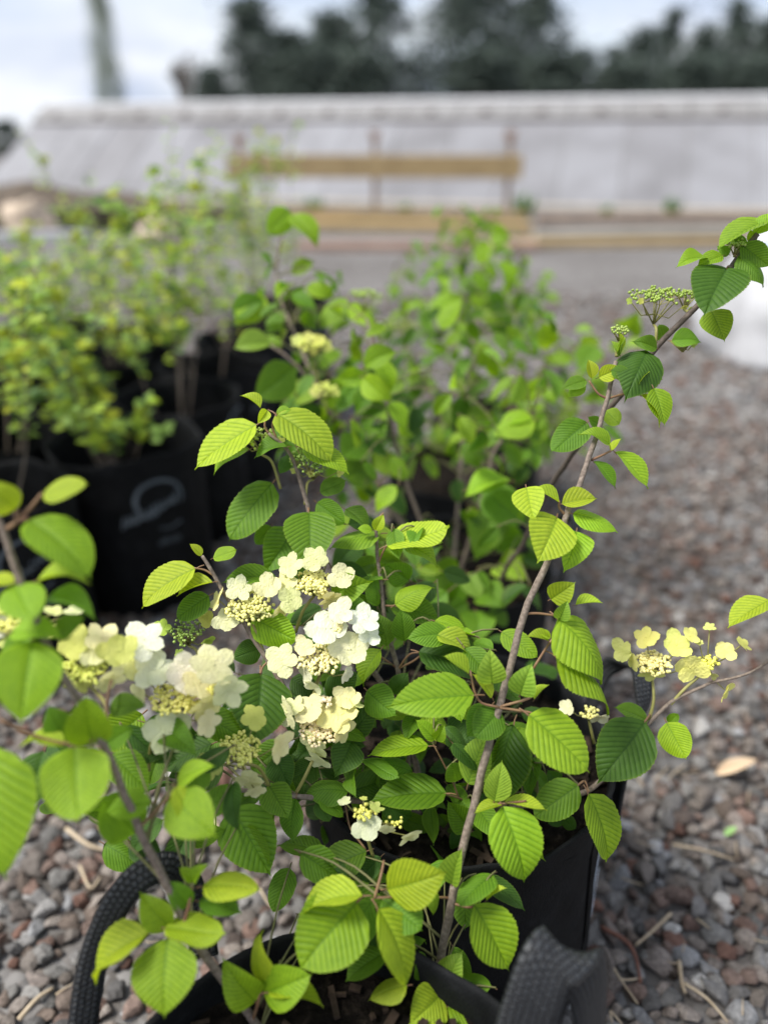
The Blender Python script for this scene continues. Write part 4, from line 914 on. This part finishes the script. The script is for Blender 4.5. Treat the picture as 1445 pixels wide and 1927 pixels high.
cluster(pB, (1334, 1246), .915, 18, [(1335, 1180, 22, 45, 90, 'y'), (1398, 1212, 32, 50, 30, 'y'), (1364, 1225, 42), (1366, 1300, 44, 66, 330), (1344, 1272, 18, 50, 280, 'y'), (1316, 1210, 16, 50, 90, 'y')], 'm', 'y', [(1262, 1326, .92), (1290, 1295, .918)], nb=56)
cluster(pB, (1110, 1342), .93, 17, [(1066, 1332, 34, 40, 160, 'w'), (1128, 1350, 46, 74, 280, 'w')], 'w', 'c', [(1118, 1400, .94)], nb=36)
cluster(pB, (490, 826), .93, 36, [(455, 836, 14, 60, 180, 'y'), (508, 838, 14, 60, 260, 'y')], 'y', 'v', [(528, 920, .95), (512, 870, .945)], br=.0020, nb=90)
cluster(pB, (588, 868), .935, 46, [(550, 863, 15, 40, 180, 'y'), (553, 886, 15, 40, 250, 'y'), (585, 892, 16, 40, 270, 'y'), (640, 888, 18, 40, 330, 'y'), (548, 820, 14, 40, 90, 'y'), (530, 828, 14, 40, 90, 'y')], 'y', 'v', [(574, 950, .935), (578, 910, .935)], br=.0019, nb=110)
# blurred heads carried by the near branch
cluster(pA, (160, 1258), .63, 46, [(138, 1212, 70, 0, 0, 'y'), (192, 1204, 66, 0, 0, 'w'), (222, 1226, 76, 0, 0, 'y'), (180, 1230, 60, 0, 0, 'c'), (146, 1288, 52, 55, 260, 'y'), (208, 1280, 60, 60, 300), (100, 1190, 40, 40, 120, 'y')], 'c', 'y', [(190, 1390, .55), (200, 1330, .59)], br=.0019)
cluster(pA, (326, 1316), .69, 42, [(270, 1204, 80, 0, 0, 'w'), (252, 1246, 76), (290, 1260, 78, 0, 0, 'w'), (348, 1268, 76, 0, 0, 'w'), (402, 1252, 84), (430, 1300, 66, 40, 320), (376, 1285, 64), (388, 1328, 62, 60, 290), (316, 1378, 86, 0, 0, 'w'), (392, 1362, 52, 40, 330), (262, 1302, 50, 50, 200)], 'c', 'c', [(280, 1450, .74), (285, 1400, .72), (312, 1350, .70)], br=.0019, extra=[(402, 1300, 14), (368, 1332, 14)])
cluster(pA, (450, 1412), .755, 40, [(480, 1350, 52, 0, 0, 'y'), (526, 1404, 62, 60, 340), (396, 1440, 56, 35, 200, 'y'), (466, 1470, 66, 64, 270), (480, 1490, 40, 62, 280)], 'c', 'y', [(506, 1478, .82), (486, 1445, .79)], br=.0020)
cluster(pA, (10, 1170), .60, 30, [(0, 1180, 44, 0, 0, 'w'), (20, 1205, 40, 0, 0, 'y'), (-10, 1150, 30, 0, 0, 'y'), (100, 1150, 36, 60, 90, 'c'), (140, 1150, 36, 60, 90, 'c')], 'c', 'y', [(40, 1260, .56)], br=.0019)

# ---- PLANT C: third shrub, whose longest branch leans out to the upper right
pC = empty('viburnum_shrub', (BAGS['third'][0], BAGS['third'][1], .36))
tag(pC, 'soft leafy shrub behind the white flowers with one dark branch leaning right', 'shrub', 'leafy shrubs in the middle row')
strands(pC, 'stem', '930 1130 1.40;951 1071 1.33;984 1024 1.26;1020 946 1.17;1070 863 1.06;1104 821 1.01;1170 740 .95;1235 655 .92;1310 578 .90;1360 522 .89;1392 480 .885;1425 440 .88', M_DARKSTEM, .0046, .0030)
strands(pC, 'stem', '''860 1100 1.45;880 1030 1.42;905 940 1.38;935 840 1.36;1000 790 1.34
850 1110 1.45;780 950 1.40;740 820 1.36;715 700 1.32;690 600 1.32
840 1100 1.48;700 900 1.44;600 740 1.40;550 680 1.38;510 650 1.38
850 1100 1.5;870 850 1.55;880 700 1.58;895 600 1.62
840 1100 1.46;660 850 1.42;560 640 1.45;520 520 1.5;540 400 1.5''', M_STEM, .0044, .0022, n=6)
hero(pC, '''1368 503 1326 588 92 .885 d;1338 584 1364 642 52 .89 b;1264 640 1322 640 32 .90 g;1236 655 1192 640 26 .91 g;1440 414 1349 466 34 .88 b;1330 485 1273 495 19 .885 b;1360 480 1311 500 26 .885 b
1394 460 1450 502 42 .88 g;1388 482 1441 536 36 .88 g;1418 458 1412 431 17 .885 b;1372 478 1350 462 18 .89 g;1400 470 1380 440 20 .89 g;1250 640 1240 610 26 .93 g;1420 440 1460 400 30 .88 b''')
cluster(pC, (1237, 560), .915, 55, [(1184, 566, 13, 40, 180, 'v'), (1206, 566, 13, 40, 200, 'y'), (1288, 577, 13, 50, 300, 'y')], 'y', 'v', [(1232, 660, .92), (1235, 620, .918)], br=.0019, nb=120, tilt=.06)
cluster(pC, (1292, 553), .92, 26, [(1300, 580, 12, 50, 300, 'v')], 'v', 'v', [(1300, 590, .905)], br=.0018, nb=50, tilt=.06)
cluster(pC, (1288, 645), .90, 12, [(1285, 646, 14, 50, 200, 'v'), (1306, 648, 14, 50, 320, 'v')], 'v', 'v', [(1262, 640, .91)], br=.0017, nb=30)
cluster(pC, (1386, 458), .885, 20, [], 'v', 'v', [(1384, 480, .888)], br=.0018, nb=50)
cluster(pC, (1166, 622), .90, 16, [], 'v', 'v', [(1160, 670, .90)], br=.0018, nb=30)
hero(pC, '''510 645 438 652 36 1.35 l;552 690 478 752 66 1.38 g;685 690 746 658 38 1.25 b;685 706 630 716 34 1.25 b;683 712 736 754 42 1.24 b;735 756 762 812 30 1.26 b;545 395 503 440 44 1.45 b;548 404 600 462 36 1.45 b;440 598 500 560 36 1.45 g;500 560 440 610 40 1.45 b
1005 790 925 820 42 1.32 b;1000 782 940 800 24 1.33 b;880 920 962 900 26 1.30 b;910 925 990 985 66 1.34 g;958 905 872 925 28 1.28 b;930 960 895 1050 70 1.4 g;880 1080 905 1130 40 1.36 l;905 1110 950 1140 54 1.36 g;880 1135 830 1160 36 1.36 g;895 1150 900 1210 60 1.36 g;925 1140 955 1180 26 1.36 g;860 1075 790 1085 60 1.4 g;850 1130 870 1080 40 1.38 g;940 1060 990 1090 56 1.4 l;925 1020 985 1000 50 1.42 g
830 620 870 560 30 1.5 b;650 560 600 620 34 1.4 b;660 570 720 630 30 1.4 b;600 790 560 760 40 1.4 d;680 830 640 860 60 1.4 g;700 880 640 900 62 1.4 g;700 850 750 900 40 1.4 b;610 760 640 740 30 1.36 b''')
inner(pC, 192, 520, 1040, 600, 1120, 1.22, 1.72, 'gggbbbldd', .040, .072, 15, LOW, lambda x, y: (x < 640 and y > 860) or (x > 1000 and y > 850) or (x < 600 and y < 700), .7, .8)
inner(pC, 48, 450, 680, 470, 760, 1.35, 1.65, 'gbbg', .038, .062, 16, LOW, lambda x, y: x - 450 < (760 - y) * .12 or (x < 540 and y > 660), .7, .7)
cluster(pC, (588, 648), 1.35, 32, [(560, 640, 26, 0, 0, 'y'), (580, 634, 26, 0, 0, 'y'), (602, 640, 26, 0, 0, 'y'), (615, 652, 22, 0, 0, 'y'), (590, 656, 22, 0, 0, 'y')], 'y', 'y', [(600, 720, 1.38), (592, 690, 1.37)], br=.0028, nb=50)
cluster(pC, (612, 732), 1.33, 22, [(594, 738, 22, 0, 0, 'y'), (630, 738, 22, 0, 0, 'y')], 'y', 'y', [(616, 780, 1.36)], br=.0028, nb=40)
cluster(pC, (686, 556), 1.34, 32, [], 'v', 'v', [(668, 600, 1.34)], br=.0026, nb=60, tilt=.05)

# ---- PLANT D and E: farther shrubs of the row
pD = empty('viburnum_shrub', (BAGS['fourth'][0], BAGS['fourth'][1], .34)); tag(pD, 'blurred bright green shrub fourth in the row behind the dark branch', 'shrub', 'leafy shrubs in the middle row')
strands(pD, 'stem', '''880 930 1.95;890 760 1.95;900 600 1.97;905 500 2.0;925 430 2.0
880 930 1.95;960 770 1.95;1040 680 1.95;1110 640 1.9
880 930 1.95;820 760 1.95;770 660 1.95;760 620 1.95
880 930 1.95;980 830 1.9;1080 760 1.85''', M_STEM, .0045, .002, n=5)
hero(pD, '925 436 960 450 34 2.0 b;905 500 915 450 26 2.0 b;940 490 955 560 30 1.95 b;870 560 800 590 30 1.95 b;930 570 945 660 46 1.9 g;925 690 900 640 40 1.85 b;1180 620 1200 590 50 1.8 b;1120 650 1090 700 46 1.8 g;1090 650 1130 640 30 1.85 b')
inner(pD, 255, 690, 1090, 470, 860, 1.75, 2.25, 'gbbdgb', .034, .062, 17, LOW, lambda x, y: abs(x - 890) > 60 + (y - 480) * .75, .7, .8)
inner(pD, 24, 1000, 1180, 620, 800, 1.75, 2.0, 'gbb', .045, .065, 18, LOW, None, .7)
cluster(pD, (762, 616), 1.95, 34, [], 'v', 'v', [(765, 680, 1.95)], br=.0036, nb=50, tilt=.05)
pE = empty('viburnum_shrub', (BAGS['fifth'][0], BAGS['fifth'][1], .30)); tag(pE, 'farthest small shrub of the row against the open gravel', 'shrub', 'leafy shrubs in the middle row')
strands(pE, 'stem', '''900 760 2.5;880 600 2.5;870 480 2.5;880 400 2.5
910 760 2.5;960 580 2.5;985 470 2.5
890 760 2.5;790 600 2.5;740 510 2.5''', M_STEM, .004, .002, n=5)
inner(pE, 170, 690, 1040, 385, 640, 2.35, 2.75, 'gblg', .032, .058, 19, LOW, lambda x, y: abs(x - 880) > 70 + (y - 390) * .6, .7, .6)

# ---- left block: golden small-leaved shrubs in black bags
def fine_leaf(seed, mat=M_FINE):
    return leaf_mesh('leaf', seed, OV, 3, 2, .25, .08, .05, .02, .1, .01, .05, mat=mat, petiole=False)
FINE = [fine_leaf(51), fine_leaf(52)]
LCOL.update({'1': (0.40, 0.54, 0.05), '2': (0.27, 0.42, 0.08), '3': (0.52, 0.58, 0.04), '4': (0.16, 0.28, 0.09)})
def fol_bulk(parent, spots, name='foliage'):
    V = []; Fc = []; C = []
    for b, dr, l, nn, c in spots:
        s_ = dr.cross(nn).normalized() * l * .36; o = len(V); m_ = b + dr * l * .5 + nn.normalized() * l * .06
        V += [b, m_ + s_, b + dr * l, m_ - s_]; Fc.append((o, o + 1, o + 2, o + 3)); C += [(*LCOL[c], 1)] * 4
    me = bpy.data.meshes.new(name); me.from_pydata([tuple(v) for v in V], [], Fc); me.materials.append(M_FOL)
    ca = me.color_attributes.new('tint', 'FLOAT_COLOR', 'POINT'); ca.data.foreach_set('color', [x for c in C for x in c]); me.update()
    o = link(name, me, parent); o['kind'] = 'stuff'; return o
def fol_material():
    m, t, b, o = material('golden_foliage'); at = N(t, 'ShaderNodeAttribute', attribute_name='tint')
    t.links.new(at.outputs['Color'], b.inputs['Base Color']); b.inputs['Roughness'].default_value = .6
    tl = N(t, 'ShaderNodeBsdfTranslucent'); t.links.new(at.outputs['Color'], tl.inputs['Color']); ms = N(t, 'ShaderNodeMixShader'); ms.inputs[0].default_value = .42
    t.links.new(b.outputs[0], ms.inputs[1]); t.links.new(tl.outputs[0], ms.inputs[2]); t.links.new(ms.outputs[0], o.inputs[0]); return m
M_FOL = fol_material()
def ball_mesh(seed):
    rnd = random.Random(seed); mb = MB()
    for i in range(90):
        d = Vector((rnd.gauss(0, 1), rnd.gauss(0, 1), rnd.gauss(0, .8))).normalized(); t = d.orthogonal().normalized() * .22; s_ = d.cross(t); c = d * rnd.uniform(.75, 1)
        mb.add([c + t, c + s_ + d * .05, c - t, c - s_ + d * .05], [(0, 1, 2, 3)])
    me = mb.mesh('flower_ball', [M_FINE], False); ca = me.color_attributes.new('leafdata', 'FLOAT_COLOR', 'POINT'); return me
BALL = ball_mesh(3)
M_LOGO = simple('grey_logo_print', [(0.3, (0.075, 0.09, 0.105)), (0.7, (0.115, 0.135, 0.155))], 60, 0.6, 0.1, 0.0005)
def logo(root, r, h, seed, ang, zc, k=1.0):
    """pale print: an open loop above a slanting band of script strokes, with a thinner line below"""
    off = Vector((seed * 2.7, 0, 0)); rnd = random.Random(seed); mb = MB()
    def at(u_, v_):
        a = ang + u_ * k / r; z = zc + v_ * k; zz = z / h; q = Vector((math.cos(a), math.sin(a), zz * 1.3))
        wob = (0.028 * noise.noise(q * 1.7 + off) + 0.012 * noise.noise(q * 5.5 + off)) * 2.0 + 0.006 * noise.noise(q * 14 + off)
        rr = np.interp(zz, [.06, .2, .4, .62, .8, .93], [.985, 1.0, 1.005, .99, .985, .99]); q = r * (rr + wob) + .003
        return Vector((math.cos(a) * q, math.sin(a) * q, z))
    def line(pts, w0, w1):
        n_ = len(pts); v = []
        for i, (x, y) in enumerate(pts):
            x0, y0 = pts[max(0, i - 1)]; x1, y1 = pts[min(n_ - 1, i + 1)]; dx, dy = x1 - x0, y1 - y0; l = math.hypot(dx, dy) or 1; w_ = lerp(w0, w1, i / (n_ - 1)) / 2
            v += [at(x - dy / l * w_, y + dx / l * w_), at(x + dy / l * w_, y - dx / l * w_)]
        mb.add(v, [(2 * i, 2 * i + 1, 2 * i + 3, 2 * i + 2) for i in range(n_ - 1)])
    line([(.02 + .060 * math.cos(t), .022 + .050 * math.sin(t)) for t in [R(215 - 10 * i) for i in range(25)]], .012, .007)
    for i in range(12):                                            # script strokes climbing to the right
        x = -.075 + .0125 * i; y = -.030 + .0042 * i; hh = rnd.uniform(.016, .034); line([(x - .004, y - hh / 2), (x, y), (x + .004, y + hh / 2)], .0065, .0055)
    line([(-.07 + .0125 * i, -.034 + .0042 * i + .004 * (i % 2)) for i in range(12)], .009, .009)
    line([(.01, -.055), (.04, -.062), (.07, -.052)], .004, .006)
    for i in range(7): line([(.005 + .009 * i, -.105), (.007 + .009 * i, -.092 + .004 * (i % 3))], .004, .004)
    mb.build('printed_logo', M_LOGO, root)
ORD = ['nearest', 'second', 'third', 'fourth', 'fifth', 'last']
names = [f'{o} in the row beside the gravel' for o in ORD] + [f'{o} in the second row at the left edge' for o in ('nearest', 'second', 'third', 'fourth', 'fifth')] + [f'{o} in the third row at the left edge' for o in ('first', 'second', 'third')]
for i, ((x, y), nm) in enumerate(zip(LEFT, names)):
    hb = .44
    gb = grow_bag(x, y, LEFT_R, hb, 'black golden-shrub grow bag, ' + nm, 'grow bags of the golden shrubs', 20 + i, .12, handles=[], seg=48, turn=-.2, soft=2.0)
    if i < 7: logo(gb, LEFT_R, hb, 20 + i, -1.02 if i == 0 else -.85 if i == 6 else -.28, .315 if i in (0, 6) else .34)
    r = empty('golden_shrub', (x, y, hb - .12)); tag(r, 'fine leaved golden green shrub, ' + nm, 'shrub', 'golden shrubs in black bags')
    rnd = random.Random(100 + i); spots = []; top = rnd.uniform(.55, .75); tips = []
    for k in range(5):
        a = rnd.uniform(.9, 5.0) if i < 6 else rnd.uniform(0, 6.283); sp_ = rnd.uniform(.06, .28); hh = top * rnd.uniform(.6, 1.08) * (.8 if i == 0 else 1)
        b = Vector((math.cos(a) * .05, math.sin(a) * .05, 0)); e = Vector((math.cos(a) * sp_, math.sin(a) * sp_, hh)); c = b.lerp(e, .45) + Vector((math.cos(a) * .03, math.sin(a) * .03, -.02))
        st = spline([b, c, e], 6); mb = MB(); mb.tube(st, [lerp(.0034, .0014, q / (len(st) - 1)) for q in range(len(st))], 5); mb.build('stem', M_STEM, r)
        brs = [st]
        for q in range(5):
            p = st[rnd.randrange(6, len(st))]; a2 = rnd.uniform(0, 6.283); e2 = p + Vector((math.cos(a2) * rnd.uniform(.04, .11), math.sin(a2) * rnd.uniform(.04, .11), rnd.uniform(.02, .14))); t2 = spline([p, p.lerp(e2, .5) + Vector((0, 0, -.01)), e2], 3)
            mb = MB(); mb.tube(t2, .0014, 4); mb.build('twig', M_STEM, r); brs.append(t2); tips.append(e2)
        tips.append(e)
        for s_ in brs:
            for p in (s_[6:] if s_ is st else s_[1:]):
                for q in range(2):
                    a3 = rnd.uniform(0, 6.283); dr = Vector((math.cos(a3), math.sin(a3), rnd.uniform(-.4, .5))).normalized()
                    spots.append((p + Vector((rnd.gauss(0, .012), rnd.gauss(0, .012), rnd.gauss(0, .012))), dr, rnd.uniform(.020, .040), Vector((rnd.gauss(0, .4), -.4 + rnd.gauss(0, .4), 1)), rnd.choice('1122243')))
    if i in (0, 6, 7):                                             # low side shoots spilling over the rim
        for k in range(9):
            a = rnd.uniform(2.2, 5.6); b = Vector((math.cos(a) * .05, math.sin(a) * .05, .08)); e = Vector((math.cos(a) * rnd.uniform(.12, .24), math.sin(a) * rnd.uniform(.12, .24), rnd.uniform(.16, .34)))
            st = spline([b, b.lerp(e, .5) + Vector((0, 0, .03)), e], 5); mb = MB(); mb.tube(st, [lerp(.0026, .0012, q / (len(st) - 1)) for q in range(len(st))], 5); mb.build('stem', M_STEM, r); tips.append(e)
            for p in st[4:]:
                for q in range(3):
                    a3 = rnd.uniform(0, 6.283); dr = Vector((math.cos(a3), math.sin(a3), rnd.uniform(-.4, .5))).normalized()
                    spots.append((p + Vector((rnd.gauss(0, .012), rnd.gauss(0, .012), rnd.gauss(0, .012))), dr, rnd.uniform(.022, .042), Vector((rnd.gauss(0, .4), -.4 + rnd.gauss(0, .4), 1)), rnd.choice('1122243')))
    nind = 0
    if i in (0, 1, 2, 6, 7):
        rnd.shuffle(spots); nind = 120
        for b, dr, l, nn, c in spots[:nind]:
            place_leaf(r, b, b + dr * l * 1.25, l * .85, nn, c, rnd.choice(FINE))
    fol_bulk(r, spots[nind:])
    for e in rnd.sample(tips, 7):
        o = link('flower_ball', BALL, r); s_ = rnd.uniform(.015, .024); o.location = e; o.scale = (s_, s_, s_ * .8); o.color = jitter((.52, .56, .04), .1)

# ---- small things on the gravel
M_STRAW = simple('dry_straw', [(0.3, (0.34, 0.26, 0.17)), (0.7, (0.50, 0.41, 0.29))], 60, 0.8, 0.2)
M_REDTWIG = simple('red_brown_twig', [(0.3, (0.12, 0.05, 0.035)), (0.7, (0.2, 0.09, 0.06))], 60, 0.8, 0.3)
def on_gravel(name, pts, rad, mat, label, cat, group=None):
    v = [PG(x, y, .024 + .004 * (i % 2)) for i, (x, y) in enumerate(pts)]; o_ = v[0].copy(); mb = MB(); s_ = spline([p - o_ for p in v], 4)
    mb.tube(s_, [rad * (1 - .4 * k / (len(s_) - 1)) for k in range(len(s_))], 6); o = mb.build(name, mat); o.location = o_; return tag(o, label, cat, group)
on_gravel('dry_twig', [(1130, 1745), (1175, 1770), (1195, 1800), (1205, 1850)], .004, M_REDTWIG, 'curved red brown twig on the gravel beside the front strap', 'twig')
on_gravel('dry_twig', [(1262, 1720), (1225, 1755), (1195, 1780)], .003, M_STRAW, 'pale bent straw above the red brown twig', 'twig')
on_gravel('dry_twig', [(1265, 1590), (1320, 1600), (1380, 1618)], .0026, M_STRAW, 'long pale straw lying across the gravel below the dry leaf', 'twig')
on_gravel('dry_twig', [(1135, 1790), (1165, 1840), (1200, 1890)], .0022, M_STRAW, 'thin pale straw crossing under the red brown twig', 'twig')
on_gravel('dry_twig', [(1285, 1850), (1330, 1880), (1370, 1925)], .0026, M_STRAW, 'pale straw slanting down at the bottom edge of the gravel', 'twig')
on_gravel('dry_twig', [(1278, 1810), (1283, 1850), (1290, 1870)], .0035, M_STRAW, 'short thick pale stalk standing over the slanting straw', 'twig')
on_gravel('dry_twig', [(125, 1560), (165, 1590), (205, 1602)], .0045, M_STRAW, 'thick pale twig on the gravel left of the branch', 'twig')
on_gravel('dry_twig', [(35, 1920), (70, 1880), (100, 1860)], .004, M_STRAW, 'thick pale twig at the lower left corner', 'twig')
on_gravel('dry_twig', [(150, 1630), (170, 1672), (190, 1650)], .003, M_STRAW, 'bent pale twig beside the left woven strap', 'twig')
on_gravel('dry_twig', [(400, 1545), (440, 1600), (470, 1640)], .004, M_STRAW, 'grey straight twig behind the drooping leaf at left', 'twig')
on_gravel('dry_twig', [(488, 1672), (505, 1700), (522, 1716)], .0022, M_STRAW, 'thin pale straw at the left foot of the middle bag', 'twig')
rnd = random.Random(77)
for k in range(26):
    if k < 17: x, y = rnd.uniform(1140, 1445), rnd.uniform(1420, 1925)
    else: x, y = rnd.uniform(0, 420), rnd.uniform(1540, 1925)
    a = rnd.uniform(0, 6.283); l = rnd.uniform(18, 55)
    on_gravel('straw', [(x, y), (x + math.cos(a) * l * .5, y + math.sin(a) * l * .3 + rnd.uniform(-4, 4)), (x + math.cos(a) * l, y + math.sin(a) * l * .6)], rnd.uniform(.0010, .0018), M_STRAW, 'thin dry straw fragment scattered on the gravel', 'straw', 'straw fragments on the gravel')
def ground_leaf(base, tip, width, mat, label, nm):
    b, t = PG(*base, .03), PG(*tip, .045); me = leaf_mesh(nm, 61, EL, 6, 2, .3, .08, .1, .03, .3, .006, .0, mat=mat, petiole=False)
    o = link(nm, me); y_ = (t - b); ln = y_.length; y_.normalize(); x_ = y_.cross(Vector((0, -.3, 1))).normalized(); z_ = x_.cross(y_)
    o.matrix_world = Matrix.Translation(b) @ Matrix((x_ * width, y_ * ln, z_ * ln * .6)).transposed().to_4x4(); return tag(o, label, 'leaf')
M_DRY = simple('dry_leaf', [(0.3, (0.52, 0.38, 0.24)), (0.7, (0.66, 0.50, 0.34))], 14, 0.7, 0.2)
M_FRESH = simple('fallen_green_leaf', [(0.3, (0.2, 0.36, 0.1)), (0.7, (0.3, 0.48, 0.18))], 14, 0.6, 0.2)
ground_leaf((1345, 1458), (1428, 1428), .028, M_DRY, 'dry tan leaf lying on the gravel at the right edge', 'fallen_leaf')
ground_leaf((1362, 1572), (1388, 1556), .012, M_FRESH, 'small fresh green leaf scrap on the gravel', 'fallen_leaf')
# parts of the row shrubs were laid out in world coordinates: bring them into their root's frame
for root in (pA, pB, pC, pD, pE):
    for ch in root.children: ch.matrix_parent_inverse = Matrix.Translation(-root.location)
bpy.context.view_layer.update()
